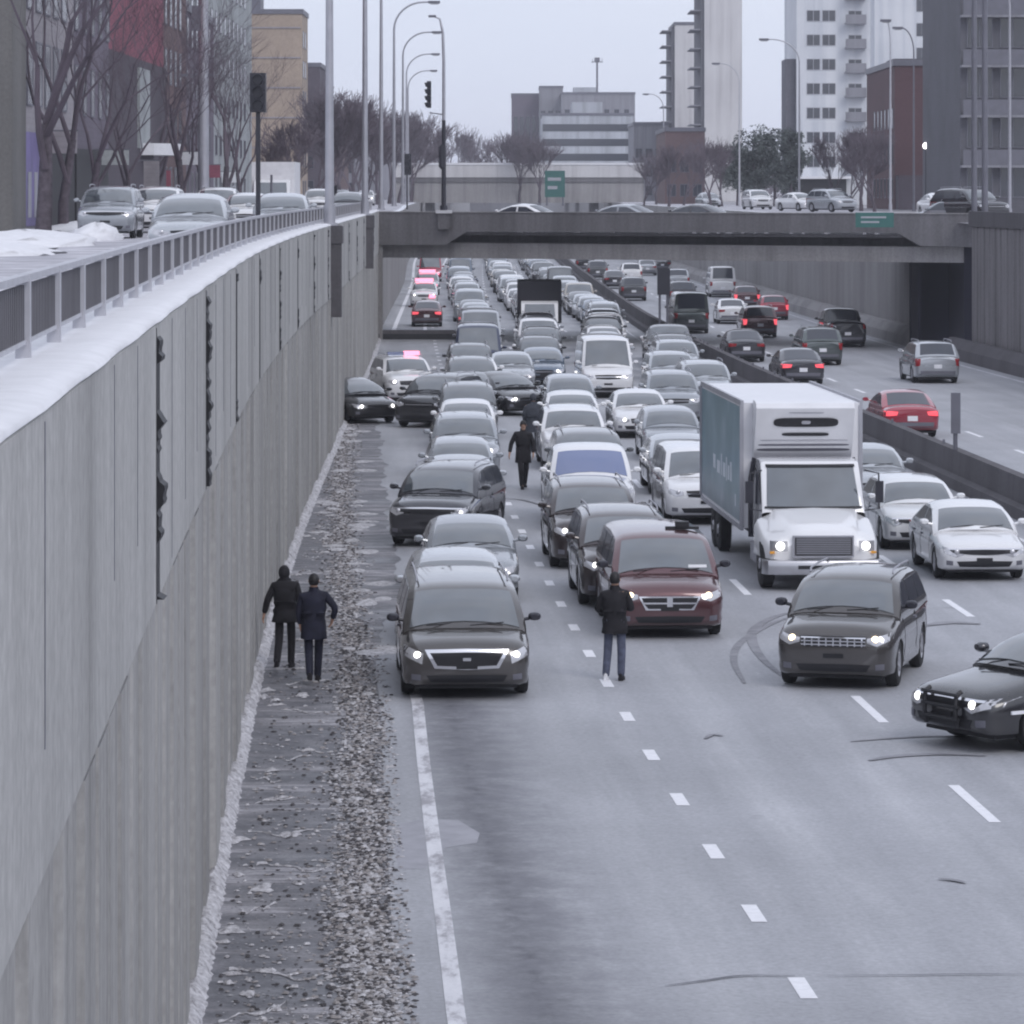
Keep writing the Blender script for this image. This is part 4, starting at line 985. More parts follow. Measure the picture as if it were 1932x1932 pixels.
for k in range(4):
    Z = starts[k]; i = 1
    under = False; nb = 1; nu = 1
    while Z < ends[k]:
        if k == 1 and 199 < Z < 212 and not box_at: box_at.append((rowx[1](Z), Z)); Z += 8.6; continue
        kind = rq.choices(['sedan', 'suv', 'hatchback', 'minivan', 'pickup', 'van'], [.36, .32, .17, .06, .05, .04])[0]
        c_ = rq.choices(['white', 'silver', 'pale grey', 'grey', 'black', 'dark grey', 'blue-grey', 'beige', 'dark blue'], [.25, .17, .12, .10, .13, .10, .06, .03, .04])[0]
        Lc = CT[kind]['L']
        if (k, i) == (2, 6) or (k, i) == (1, 7): kind, c_ = 'suv', 'black'
        X = rowx[k](Z)+rq.gauss(0, .10)
        seen = Z < 205
        where = 'before the overpass' if seen else 'beyond the overpass'
        if not seen and not under: under = True; nb = 1
        add_car(kind, c_, X, Z, f"{c_} {NICE.get(kind, kind)}, {tens[nb]} of the {rown[k]} queue {where}", rot=rq.gauss(0, .015), lit=ON if rq.random() < .45 else None, hid=Z > 190, group='cars packed in the queues running under the overpass')
        nb += 1; i += 1
        Z += Lc+1.0+rq.random()*1.4

# far carriageway, seen from behind
FG = 'cars driving away on the far carriageway'
def away(kind, colr, px, py, label, tail=False, **k):
    Z = gy(py)
    return add_car(kind, colr, px2x(px, Z), Z, label, away=True, tail=tail, group=FG, f=ME, **k)
# rear bumper at the given point: move the root forward by the car's length
def awayr(kind, colr, px, py, label, tail=False, rot=0, **k):
    Z = gy(py); Lc = CT[kind]['L']; s = heading(WR, Z) if px > 1500 else heading(ME, Z)
    X = px2x(px, Z); a = math.atan(s)+rot
    r_ = add_car(kind, colr, X+Lc*math.sin(a), Z+Lc*math.cos(a), label, away=True, tail=tail, group=FG, f=lambda q: s*q, rot=-rot, **k)
    return r_
awayr('suv', 'silver', 1770, 724, 'silver crossover alone near the dark recess under the overpass')
awayr('sedan', 'red', 1722, 828, 'red sedan passing behind the median barrier by the road sign', tail=True)
awayr('sedan', 'dark grey', 1516, 728, 'dark sedan with glowing red lamp right behind the truck roof', tail=True)
awayr('suv', 'green-grey', 1553, 690, 'dark green-grey crossover just ahead of the sedan behind the truck')
awayr('pickup', 'black', 1600, 656, 'black pickup nearest the abutment wall')
awayr('sedan', 'dark grey', 1409, 684, 'dark sedan half hidden by the median barrier')
awayr('suv', 'maroon', 1435, 638, 'dark maroon crossover in the middle lane of the far carriageway', tail=True)
awayr('hatchback', 'red', 1462, 604, 'bright red hatchback close to the abutment wall', tail=True)
awayr('hatchback', 'maroon', 1410, 582, 'maroon hatchback farther along the abutment wall', tail=True)
awayr('sedan', 'white', 1383, 612, 'white sedan left of the maroon crossover')
awayr('van', 'white', 1364, 561, 'small white van far along the abutment wall')
awayr('van', 'green-grey', 1305, 630, 'dark green van behind the black board on the median')
awayr('suv', 'dark grey', 1289, 578, 'dark crossover ahead of the green van')
awayr('suv', 'silver', 1280, 548, 'silver-roofed crossover two ahead of the green van')
awayr('suv', 'grey', 1196, 568, 'grey crossover left of the black board')
awayr('suv', 'white', 1192, 534, 'white-roofed crossover ahead of the grey one left of the board')
awayr('sedan', 'dark grey', 1160, 545, 'dark sedan next to the far median barrier')
awayr('suv', 'grey', 1128, 528, 'grey crossover farthest but two by the median')
awayr('sedan', 'silver', 1222, 520, 'silver sedan far off in the middle of the far carriageway')
awayr('sedan', 'black', 1250, 512, 'black sedan far off below the overpass edge')
awayr('suv', 'black', 1105, 512, 'black crossover farthest away along the median')

# upper street on the left
SG = 'cars on the upper street'
def up(kind, colr, px, Z, label, **k): return add_car(kind, colr, px2x(px, Z), Z, label, zb=STREET, group=k.pop('group', SG), f=WL, **k)
up('suv', 'pale grey', 198, 124, 'silver-grey crossover with dark grille coming down the upper street', variant='slim')
up('suv', 'white', 290, 141, 'white crossover behind the grey one on the upper street')
up('sedan', 'silver', 352, 86, 'pale sedan right behind the railing of the upper street')
up('sedan', 'white', 462, 150, 'white sedan in the middle of the upper street')
up('sedan', 'silver', 527, 118, 'silver sedan behind the railing left of the nearest lamp post')
up('suv', 'white', 405, 165, 'white crossover parked before the box truck')
up('hatchback', 'dark grey', 655, 215, 'small dark car right of the nearest lamp post')
up('sedan', 'white', 668, 300, 'small white car far down the upper street')
up('suv', 'white', 600, 236, 'white crossover left of the nearest lamp post')
up('suv', 'white', 690, 420, 'white car farthest down the upper street', lit=M['white_on'])
up('suv', 'silver', 640, 330, 'silver crossover far along the upper street', lit=ON)
BLKM = simple('black_tarpaulin', (.010, .010, .018), .7)
# box truck on the upper street
def box_truck(x, y, z, rz, label, W=2.3, Lb=5.2, Hb=3.1, bodymat=None, zbx=.9):
    r_ = empty('box_truck', (x, y, z), rz); tag(r_, label, 'truck')
    m = MB(); m.box(-W/2, W/2, 1.7, 1.7+Lb, zbx, Hb); m.build('cargo_box', bodymat or M['snow'], r_)
    m = MB(); m.grid([[(-.95, a, b), (.95, a, b)] for a, b in ((.05, .45), (0, .8), (.12, 1.15), (.75, 2.05), (1.0, 2.15), (1.69, 2.15), (1.69, .45), (.05, .45))]); 
    for s in (-1, 1): m.add([(s*.95, a, b) for a, b in ((.05, .45), (0, .8), (.12, 1.15), (.75, 2.05), (1.0, 2.15), (1.69, 2.15), (1.69, .45))], [tuple(range(7))])
    m.build('cab', PAINT['white'], r_)
    m = MB(); m.add([(-.82, .17, 1.22), (.82, .17, 1.22), (.76, .71, 2.0), (-.76, .71, 2.0)], [(0, 1, 2, 3)]); m.build('windscreen', M['glass'], r_)
    for s in (-1, 1):
        m = MB(); m.box(s*.72-.14, s*.72+.14, -.03, .02, .75, .93); m.build('headlight', M['lens'], r_)
        for yy in (.8, 5.4):
            m = MB(); m.lathe([(-.12, .001), (-.12, .38), (-.09, .42), (.09, .42), (.12, .38), (.12, .001)], 'x', (s*.92, yy, .42), 18); m.build('wheel', M['rubber'], r_, 40)
    m = MB(); m.box(-.5, .5, -.02, .02, .55, .72); m.build('grille', M['black'], r_)
    return r_
bt = box_truck(box_at[0][0], box_at[0][1], 0, 0, 'black box truck standing in the second queue under the overpass', Hb=3.15, bodymat=BLKM, zbx=1.0)
box_truck(px2x(512, 205), 205, STREET, 0, 'white box truck with square cargo body on the upper street')
# cars crossing on the overpass, side on, and those parked on the right
def on_bridge(kind, colr, px, off, label, flip=1, group='cars crossing the overpass'):
    p = BM @ Vector((bu(px), off, 5.71)); a = math.atan2(ax.y, ax.x)
    r_ = add_car(kind, colr, p.x, p.y, label, zb=5.71, group=group)
    r_.rotation_euler = (0, 0, a-math.pi/2 if flip > 0 else a+math.pi/2)
on_bridge('sedan', 'white', 918, 4.5, 'white sedan crossing the overpass left of the green sign')
on_bridge('sedan', 'pale grey', 1110, 4.8, 'pale grey sedan crossing the overpass right of the green sign')
on_bridge('sedan', 'dark grey', 1260, 8.2, 'dark sedan on the overpass left of the tall white tower')
on_bridge('suv', 'pale grey', 1745, 5.2, 'pale car at the right end of the overpass')
for i, (px, Z, k_, c_) in enumerate([(1440, 330, 'suv', 'white'), (1535, 300, 'sedan', 'white'), (1345, 380, 'sedan', 'silver'), (1600, 285, 'suv', 'silver'), (1795, 225, 'sedan', 'white'), (1880, 190, 'suv', 'dark grey')]):
    add_car(k_, c_, px2x(px, Z), Z, ['white crossover parked in front of the evergreens on the right street', 'white snow-topped sedan parked below the white tower', 'silver sedan parked farthest left on the right street',
        'silver crossover parked left of the pale lamp post on the right', 'white sedan parked in front of the brown building', 'dark crossover parked near the right edge above the ribbed wall'][i], zb=STREET, f=WR, rot=R(25 if i % 2 else 8), group='cars parked on the right service street', hid=True)

# the refrigerated delivery truck
t = NT('truck_side_print'); v = t.coord('Object'); 
a = t.noise(v, .55, 4, .6); b = t.noise(v, 1.6, 5, .6)
c = t.ramp(a, [(.34, (.07, .14, .18)), (.48, (.11, .21, .25)), (.58, (.20, .30, .35)), (.70, (.36, .44, .50))])
sp = t.n('ShaderNodeSeparateXYZ'); t.l(v, sp.inputs[0])
band = t.ramp(t.math('ADD', t.math('MULTIPLY', sp.outputs[2], .3), t.math('MULTIPLY', b, .25)), [(.38, (.18, .17, .20)), (.52, (.34, .38, .44)), (.60, (.16, .27, .32)), (.9, (.10, .22, .27))])
c = t.mix(.4, c, band); t.col(c); t.set(roughness=.35); TEAL = t.mat
tz, tx = 75.6, px2x(1553, 75.6)
tr = empty('delivery_truck', (tx, tz, 0), -math.atan(-.052)); tag(tr, 'white refrigerated delivery truck with teal printed cargo box', 'truck', None)
def tp_(name, mb, mat, smooth=35, parent=tr): return mb.build(name, mat, parent, smooth)
BY0, BY1, BZ0, BZ1, BW2 = 3.3, 11.4, .95, 3.50, 1.22
m = MB(); m.box(-BW2, BW2, BY0, BY1, BZ0, BZ1); cbx = tp_('cargo_box', m, M['snow'], None)
cbx.data.materials[0] = simple('truck_white', (.74, .74, .77), .35, var=.04)
TW = cbx.data.materials[0]
for s in (-1, 1):
    m = MB(); m.box(s*BW2-.004 if s > 0 else -BW2-.006, s*BW2+.006 if s > 0 else -BW2+.004, BY0+.10, BY1-.08, BZ0+.10, BZ1-.10); o = tp_('side_print', m, TEAL, None)
m = MB()
for s in (-1, 1):
    for zz in (BZ0, BZ1): m.box(s*BW2-.03, s*BW2+.03, BY0-.01, BY1+.01, zz-.05, zz+.05)
    for yy in (BY0, BY1): m.box(s*BW2-.05, s*BW2+.025, yy-.03, yy+.04, BZ0+.051, BZ1-.051)
tp_('corner_trim', m, M['galv'], None)
# pale swoosh and lettering-like shapes on the visible side, unreadable in the photograph
m = MB()
for k, (y0, y1, z0, z1) in enumerate([(5.2, 5.5, 1.75, 2.15), (5.65, 5.95, 1.75, 2.05), (6.1, 6.3, 1.7, 2.2), (6.45, 6.9, 1.75, 2.05), (7.1, 7.3, 1.75, 2.2), (7.5, 8.1, 1.75, 2.02), (8.4, 8.9, 1.8, 2.1), (4.4, 4.6, 1.3, 1.55)]):
    m.box(-BW2-.010, -BW2-.0065, y0, y1, z0, z1)
tp_('side_lettering', m, simple('pale_blue_print', (.62, .68, .74), .4), None)
# refrigeration unit
m = MB(); prof = [(2.35, .0), (2.45, -.10), (2.62, -.22), (3.15, -.42), (3.42, -.50), (3.52, -.44), (3.56, -.28), (3.56, 0)]
m.grid([[(x, BY0-.30*0+dy*1.25-.002, z) for z, dy in prof] for x in (-1.0, -.98, -.9, .9, .98, 1.0)], flip=True)
for s in (-1, 1): m.add([(s*1.0, BY0+dy*1.25-.002, z) for z, dy in prof], [tuple(range(len(prof)))])
ru = tp_('cooling_unit', m, TW, 30)
def slot(name, cx, cz, w2, h2, yoff, mat, parent):
    n = 20; m = MB(); f_ = []; bk = []
    for k in range(n):
        a = 2*math.pi*k/n; ca, sa = math.cos(a), math.sin(a); x = cx+w2*math.copysign(abs(ca)**.35, ca); z = cz+h2*math.copysign(abs(sa)**.6, sa)
        dy = float(np.interp(z, [p[0] for p in prof], [p[1] for p in prof]))*1.25
        f_.append((x, BY0+dy-yoff, z)); bk.append((x, BY0+dy+.02, z))
    m.add(f_+bk, [tuple(range(n))]+[(k, n+k, n+(k+1) % n, (k+1) % n) for k in range(n)]); return m.build(name, mat, parent)
slot('intake_slot', 0.02, 3.13, .66, .095, .02, M['black'], ru); slot('intake_slot', 0.02, 2.88, .48, .035, .02, M['black'], ru); slot('badge', 0.02, 3.13, .09, .035, .035, M['galv'], ru); slot('upper_seam', 0.02, 3.33, .36, .012, .015, M['galv'], ru)
slot('louvre', 0.0, 2.66, .93, .022, .012, M['galv_dark'], ru); slot('louvre', 0.0, 2.755, .90, .016, .012, M['galv'], ru); slot('louvre', 0.0, 2.56, .95, .03, .012, M['galv_dark'], ru)
m = MB(); m.box(-.98, .98, BY0-.16, BY0-.13, 2.50, 2.545); m.box(-.98, .98, BY0-.06, BY0-.03, 2.30, 2.35); m.build('louvre', M['galv_dark'], ru)
m = MB(); m.box(-1.05, 1.05, BY0-.25, BY0-.01, 2.0, 2.32); tp_('bulkhead', m, M['galv'])
# cab
cabp = [(1.45, 1.42), (1.50, 1.55), (2.02, 2.30), (2.10, 2.39), (2.35, 2.43), (3.02, 2.42), (3.04, 2.30), (3.04, .75), (1.45, .75)]
def sideprof(prof, hw_, taper, mat, name, top_in=.0):
    m = MB(); P = []
    for x, sc in ((-1, .0), (-.985, .5), (-.93, 1), (.93, 1), (.985, .5), (1, 0)):
        P.append([(x*hw_*(1-top_in*max(0, (z-1.4)/1.1)), y, z-(1-sc)*.03) for y, z in prof])
    m.grid(P, flip=False); n = len(prof)
    m.add(P[0], [tuple(range(n))]); m.add(P[-1], [tuple(range(n))[::-1]])
    b_ = bmesh.new(); me_ = m.mesh('t', mat); b_.from_mesh(me_); bmesh.ops.remove_doubles(b_, verts=b_.verts, dist=.0005); bmesh.ops.recalc_face_normals(b_, faces=b_.faces); b_.to_mesh(me_); b_.free()
    me_.polygons.foreach_set('use_smooth', [True]*len(me_.polygons)); me_.set_sharp_from_angle(angle=R(30))
    return obj(name, me_, tr)
sideprof(cabp, 1.03, 0, PAINT['white'], 'cab', .05)
m = MB(); m.add([(-.93, 1.497, 1.56), (.93, 1.497, 1.56), (.88, 2.005, 2.30), (-.88, 2.005, 2.30)], [(0, 1, 2, 3)]); 
P = [[((-.93+1.86*i/10), 1.475-.10*(1-((i-5)/5)**2), 1.54) for i in range(11)], [((-.90+1.80*i/10), 1.76-.10*(1-((i-5)/5)**2), 1.94) for i in range(11)], [((-.87+1.74*i/10), 2.0-.09*(1-((i-5)/5)**2), 2.29) for i in range(11)]]
m = MB(); m.grid(P); tp_('windscreen', m, M['glass'], 180)
m = MB(); P2_ = [[(x*1.05, y-.012, z-.04) for x, y, z in P[0]], [(x*1.05, y-.004, z) for x, y, z in P[0]]]; m.grid(P2_); m.grid([[(x*1.03, y-.02, z) for x, y, z in P[2]], [(x*1.03, y+.05, z+.05) for x, y, z in P[2]]]); tp_('windscreen_seal', m, M['black'])
for s in (-1, 1):
    m = MB(); x = s*1.031; m.add([(x, 1.72, 1.56), (x, 2.65, 1.50), (x*.985, 2.62, 2.2), (x*.985, 2.18, 2.2)], [(0, 1, 2, 3)][::1]); tp_('side_window', m, M['winglass'], None)
# hood with fenders
m = MB(); P = []
for y, zt_, wf, in_ in [(0.02, 1.02, .78, .55), (0.06, 1.12, .84, .60), (.18, 1.21, .90, .62), (.5, 1.30, .97, .66), (1.0, 1.42, 1.0, .72), (1.46, 1.52, 1.01, .80)]:
    half = [(0, zt_+.02), (in_*.6, zt_), (in_, zt_-.03), (in_+.08, zt_-.13), (wf+.10, zt_-.24), (wf+.17, zt_-.36), (wf+.18, .62), (wf, .60)]
    P.append([(x, y+ (.0 if i < 4 else .05), z) for i, (x, z) in enumerate(half)][::-1]+[(-x, y+(.0 if i < 4 else .05), z) for i, (x, z) in enumerate(half)][1:])
m.grid(P); m.f.append(list(range(len(P[0])))); m.m.append(0); tp_('hood', m, PAINT['white'], 50)
m = MB(); m.grid([[(x, -.035-.02*(1-(x/.56)**2), z) for x in (-.56, -.3, 0, .3, .56)] for z in (.70, .72, 1.03, 1.05)]); gq = tp_('grille', m, simple('grille_mesh', (.10, .10, .11), .5, .3))
m = MB()
for k in range(9): z = .735+k*.035; m.box(-.53, .53, -.075, -.058, z, z+.012)
m.build('grille_bars', M['galv'], gq)
m = MB(); m.box(-.60, .60, -.06, .02, 1.055, 1.085); m.box(-.60, .60, -.06, .02, .66, .69); m.box(-.60, -.57, -.061, .02, .691, 1.054); m.box(.57, .60, -.061, .02, .691, 1.054); m.build('grille_frame', M['galv'], gq)
for s in (-1, 1):
    m = MB(); m.grid([[(s*x, y, z) for x, y in ((.70, -.02), (.85, .0), (1.0, .05), (1.03, .16))] for z in (.78, .84, .92, .98)]); hl = tp_('headlight', m, M['lens'], 180)
    m = MB(); m.lathe([(-.05, .001), (-.045, .07), (-.01, .085), (.05, .085)], 'y', (s*.84, .0, .88), 14); m.build('lamp', M['lamp_on'], hl, 180)
    m = MB(); m.box(s*1.0-.04, s*1.0+.05, .02, .1, .73, .775); m.build('indicator', M['amber'], hl)
m = MB(); P = []
for z, dy in ((.32, .0), (.33, -.10), (.42, -.13), (.56, -.13), (.60, -.10), (.61, .05)):
    P.append([(x, .02+dy+by, z) for x, by in ((-1.17, .42), (-1.16, .18), (-1.08, .06), (-.8, 0), (.8, 0), (1.08, .06), (1.16, .18), (1.17, .42))])
m.grid(P, flip=True); tp_('bumper', m, simple('bumper_chrome', (.50, .50, .53), .3, .75, .08), 40)
m = MB(); m.box(-.50, .50, -.125, -.10, .44, .51); tp_('bumper_slot', m, M['black'])
m = MB(); m.box(-.45, .45, .1, 11.2, .45, .80); m.box(-1.0, 1.0, BY0+.2, BY1-.2, .80, .94); tp_('chassis', m, M['black'])
for s in (-1, 1):
    m = MB(); m.tube([(s*1.03, 1.55, 2.25), (s*1.29, 1.35, 2.20), (s*1.30, 1.33, 1.50), (s*1.03, 1.5, 1.45)], .018, 6); m.box(s*1.30-.08, s*1.30+.08, 1.28, 1.34, 1.62, 2.05); tp_('wing_mirror', m, M['blackpaint'])
    m = MB(); m.box(s*.80-.3, s*.80+.3, 1.9, 2.9, .38, .74); tp_('fuel_tank', m, M['galv'])
    m = MB(); m.tube([(s*1.08, 3.0, .8), (s*1.08, 3.0, 2.0), (s*1.0, 3.02, 2.4)], .05, 8); tp_('side_fairing', m, M['blackpaint'])
wm = MB(); wm.lathe([(-.13, .2), (-.13, .42), (-.10, .48), (.10, .48), (.13, .42), (.13, .2)], 'x', (0, 0, 0), 24); tw = wm.mesh('wheel', M['rubber'], 40)
wm = MB(); wm.lathe([(-.09, .001), (-.14, .10), (-.06, .13), (-.05, .25), (-.12, .29), (-.10, .31), (.1, .31)], 'x', (0, 0, 0), 20); tm_ = wm.mesh('rim', M['rim'], 40)
for s in (-1, 1):
    for y in (.78, 8.6, 9.6):
        wh = obj('wheel', tw, tr, (s*1.03, y, .48), (0, 0, 0 if s < 0 else math.pi)); obj('rim', tm_, wh)
# ================================================================ people
def skin(name, pts, edges, rad, mat, parent, sub=2, root=0):
    me = bpy.data.meshes.new(name); me.from_pydata([tuple(p) for p in pts], edges, [])
    o = bpy.data.objects.new(name+'_tmp', me); col.objects.link(o)
    md = o.modifiers.new('s', 'SKIN'); md.use_smooth_shade = True
    for i, r in enumerate(rad):
        sv = me.skin_vertices[0].data[i]; rr_ = r if hasattr(r, '__len__') else (r, r); sv.radius = rr_; sv.use_root = (i == root)
    ss = o.modifiers.new('u', 'SUBSURF'); ss.levels = sub; ss.render_levels = sub
    dg = bpy.context.evaluated_depsgraph_get(); res = bpy.data.meshes.new_from_object(o.evaluated_get(dg)); bpy.data.objects.remove(o)
    res.materials.clear(); res.materials.append(mat); res.name = name
    return res
SKIN = simple('skin', (.45, .27, .20), .6, var=.06)
def person(loc, rz, label, h, pose, jacket, trousers, shoes, hair, hood=False, coat=0.0, broad=1.0):
    s = h/1.75; r_ = empty('person', loc, rz); tag(r_, label, 'person')
    V = lambda x, y, z: Vector((x*s, y*s, z*s))
    p = dict(hipL=(.095, 0, .93), hipR=(-.095, 0, .93), kneeL=(.11, -.02, .50), kneeR=(-.11, -.02, .50), ankL=(.12, .03, .09), ankR=(-.12, .03, .09),
             shL=(.19*broad, 0, 1.43), shR=(-.19*broad, 0, 1.43), elL=(.26, .02, 1.15), elR=(-.26, .02, 1.15), wrL=(.28, -.04, .90), wrR=(-.28, -.04, .90), head=(0, -.02, 1.66), chest=(0, 0, 1.30))
    p.update(pose); q = {k: V(*v) for k, v in p.items()}
    nk = V(p['head'][0]*.4, .0, 1.49)
    pts = [V(0, 0, .96), V(0, .01, 1.12), q['chest'], V(0, .01, 1.42), nk, q['head']-V(0, 0, .07), q['head']+V(0, .005, .04),
           q['hipL'], q['kneeL'], q['ankL'], q['ankL']+V(.01, -.14, -.05), q['hipR'], q['kneeR'], q['ankR'], q['ankR']+V(-.01, -.14, -.05),
           q['shL'], q['elL'], q['wrL'], q['shR'], q['elR'], q['wrR']]
    ed = [(0, 1), (1, 2), (2, 3), (3, 4), (4, 5), (5, 6), (0, 7), (7, 8), (8, 9), (9, 10), (0, 11), (11, 12), (12, 13), (13, 14), (3, 15), (15, 16), (16, 17), (3, 18), (18, 19), (19, 20)]
    rad = [(.15, .11), (.13, .10), (.16, .115), (.12, .09), .05, (.07, .085), (.072, .088), .085, .056, .04, .035, .085, .056, .04, .035, .055, .042, .03, .055, .042, .03]
    # hands: palm and five fingers each
    for sd_, wr_, el_ in ((1, 17, 16), (-1, 20, 19)):
        w_ = pts[wr_]; d = (w_-pts[el_]).normalized(); sv = Vector((0, 1, 0)); fw = d.cross(sv).normalized() if abs(d.y) < .95 else Vector((1, 0, 0)); sv = fw.cross(d).normalized()
        pb = len(pts); pts.append(w_+d*.075*s); rad.append((.036, .018)); ed.append((wr_, pb))
        for k, ln in enumerate((.062, .072, .068, .052)):
            o1 = w_+d*.10*s+sv*(k-1.5)*.019*s; i1 = len(pts); pts.append(o1); rad.append(.009); ed.append((pb, i1))
            pts.append(o1+d*ln*.55*s-fw*.012*s*sd_); rad.append(.0085); ed.append((i1, i1+1)); pts.append(o1+d*ln*.9*s-fw*.03*s*sd_); rad.append(.0075); ed.append((i1+1, i1+2))
        i1 = len(pts); pts.append(w_+d*.055*s-sv*.036*s); rad.append(.011); ed.append((pb, i1)); pts.append(w_+d*.09*s-sv*.052*s-fw*.015*s*sd_); rad.append(.009); ed.append((i1, i1+1))
    sc = lambda r: tuple(x*s for x in r) if hasattr(r, '__len__') else r*s
    obj('body', skin('body', pts, ed, [sc(r) for r in rad], SKIN, r_), r_)
    # face
    hd = q['head']; fm = MB()
    fm.lathe([(-.108*s, .001), (-.100*s, .012*s), (-.075*s, .017*s)], 'y', (hd.x, hd.y, hd.z-.01*s), 8); obj('nose', fm.mesh('nose', SKIN, 180), r_)
    em = MB()
    for e in (-1, 1): em.box(hd.x+e*.032*s-.012*s, hd.x+e*.032*s+.012*s, hd.y-.093*s, hd.y-.08*s, hd.z+.018*s, hd.z+.030*s)
    em.box(hd.x-.022*s, hd.x+.022*s, hd.y-.094*s, hd.y-.08*s, hd.z-.056*s, hd.z-.048*s); obj('features', em.mesh('features', M['black']), r_)
    for e in (-1, 1):
        em = MB(); em.lathe([(-.01*s, .001), (-.008*s, .026*s), (.01*s, .02*s)], 'x', (hd.x+e*.082*s, hd.y+.005, hd.z), 8); obj('ear', em.mesh('ear', SKIN, 180), r_)
    # clothing over the same skeleton
    tr_ = skin('trousers', [pts[0], pts[7], pts[8], pts[9]-V(0, 0, .045), pts[11], pts[12], pts[13]-V(0, 0, .045)], [(0, 1), (1, 2), (2, 3), (0, 4), (4, 5), (5, 6)], [sc(x) for x in ((.115, .095), .088, .076, .064, .088, .076, .064)], trousers, r_)
    obj('trousers', tr_, r_)
    jp = [V(0, 0, .90-coat*1.1), V(0, 0, 1.0), V(0, .01, 1.14), pts[2]+V(0, .005, .02), V(0, .01, 1.42), pts[15]-V(0,0,.02), pts[16], pts[17]-(pts[17]-pts[16])*.05, pts[18], pts[19], pts[20]-(pts[20]-pts[19])*.05, V(p['head'][0]*.4, .005, 1.50), V(p['head'][0]*.6, p['head'][1]*.5+.005, 1.565)]
    je = [(0, 1), (1, 2), (2, 3), (3, 4), (4, 5), (5, 6), (6, 7), (4, 8), (8, 9), (9, 10), (4, 11), (11, 12)]
    jr = [(.20+coat*.1, .15+coat*.05), (.185, .14), (.17, .13), (.195, .145), (.13, .105), .078, .064, .052, .078, .064, .052, (.085, .085), (.068, .072)]
    jm = skin('jacket', jp, je, [sc(x) for x in jr], jacket, r_, root=1)
    bmj = bmesh.new(); bmj.from_mesh(jm); lf = MB(); P = []; qf = random.Random(int(h*100)); ch = q['chest']
    for z, rx, ry in ((.90-coat, .212, .155), (.905-coat, .218, .160), (.95-coat*.5, .205, .15), (1.0, .195, .142), (1.06, .182, .135), (1.14, .188, .138), (1.22, .200, .145), (1.30, .208, .150), (1.37, .200, .140), (1.43, .155, .115), (1.475, .095, .09), (1.52, .074, .08), (1.57, .07, .078)):
        P.append([((rx*broad+.006*qf.gauss(0, 1)+.006*math.sin(a*5+z*40))*s*math.cos(a)+ch.x*min(1, z/1.3)+(hd.x*.5*s if z > 1.5 else 0)*0, (ry+.006*qf.gauss(0, 1)+.006*math.sin(a*4+z*33))*s*math.sin(a)+.005, z*s) for a in [2*math.pi*k/20 for k in range(20)]])
    lf.grid(P, closed=True); lm = lf.mesh('l', jacket, 180); bmj.from_mesh(lm); bmj.to_mesh(jm); bmj.free()
    jm.polygons.foreach_set('use_smooth', [True]*len(jm.polygons)); obj('jacket', jm, r_)
    for e, k in ((1, 9), (-1, 13)):
        a = pts[k]; b = pts[k+1]; d = (b-a); d.z = 0; d = d.normalized() if d.length > .01 else Vector((0, -1, 0)); ang = math.atan2(d.x, -d.y)
        m = MB(); P = []
        for y, w_, zt_ in ((-.20, .020, .05), (-.185, .038, .065), (-.12, .048, .085), (-.03, .042, .12), (.05, .042, .13), (.085, .028, .11)):
            P.append([(x*w_*s, y*s, max(0, z)*s) for x, z in ((-.9, 0), (-1, .03), (-.7, zt_*.85), (0, zt_), (.7, zt_*.85), (1, .03), (.9, 0))])
        m.grid(P, closed=True); n = 7; m.f.append(list(range(n))); m.m.append(0); m.f.append([len(m.v)-n+i for i in range(n)]); m.m.append(0)
        obj('shoe', m.mesh('shoe', shoes[0 if e > 0 else 1], 50), r_, (a.x, a.y, a.z-.09*s), (0, 0, ang))
    # hair or hood: a cap over the skull
    hm = MB(); P = []
    for i in range(9):
        th = math.pi*(.02+.70*i/8); row = []
        for k in range(16):
            a = 2*math.pi*k/16; fr = max(0, -math.sin(a)); rr_ = 1.0+(.16 if hood else .05)
            zz = math.cos(min(th, math.pi*(.74-.34*fr))); rad_ = math.sin(min(th, math.pi*(.74-.34*fr)))
            row.append((hd.x+.085*s*rr_*rad_*math.cos(a), hd.y+.01*s+.103*s*rr_*rad_*math.sin(a), hd.z+.015*s+.112*s*rr_*zz))
        P.append(row)
    hm.grid(P, closed=True, flip=True); obj('hood' if hood else 'hair', hm.mesh('hair', jacket if hood else hair, 180), r_)
    return r_
BLK = simple('black_cloth', (.011, .010, .014), .85, var=.35, scale=6); NAVY = simple('navy_cloth', (.012, .013, .030), .85, var=.3, scale=6)
JEAN = simple('blue_denim', (.085, .095, .145), .85, var=.35, scale=9); HAIR = simple('dark_hair', (.012, .010, .012), .6); GRYC = simple('slate_cloth', (.045, .05, .065), .85, var=.3, scale=6)
WSH = M['snow']
def at(px, py): Z = gy(py); return (px2x(px, Z), Z, 0)
# facing away along the road: rotate by pi
person(at(538, 1262), R(176), 'hooded person in black walking away along the wall foot', 1.68,
       dict(ankR=(-.07, -.24, .09), kneeR=(-.09, -.16, .50), ankL=(.11, .28, .16), kneeL=(.10, .02, .50), elL=(.30, .05, 1.17), wrL=(.36, .0, .93), wrR=(-.20, -.02, .92), head=(.02, -.04, 1.62)), BLK, BLK, (BLK, BLK), HAIR, hood=True, coat=.10)
person(at(592, 1288), R(180), 'person in dark navy with bent right arm walking beside the hooded one', 1.70,
       dict(ankL=(.05, .26, .17), kneeL=(.08, .0, .50), ankR=(-.05, -.22, .09), kneeR=(-.07, -.15, .50), elR=(-.36, .02, 1.22), wrR=(-.30, -.08, 1.02), elL=(.25, .0, 1.15), wrL=(.22, -.04, .93)), NAVY, NAVY, (BLK, BLK), HAIR, coat=.18)
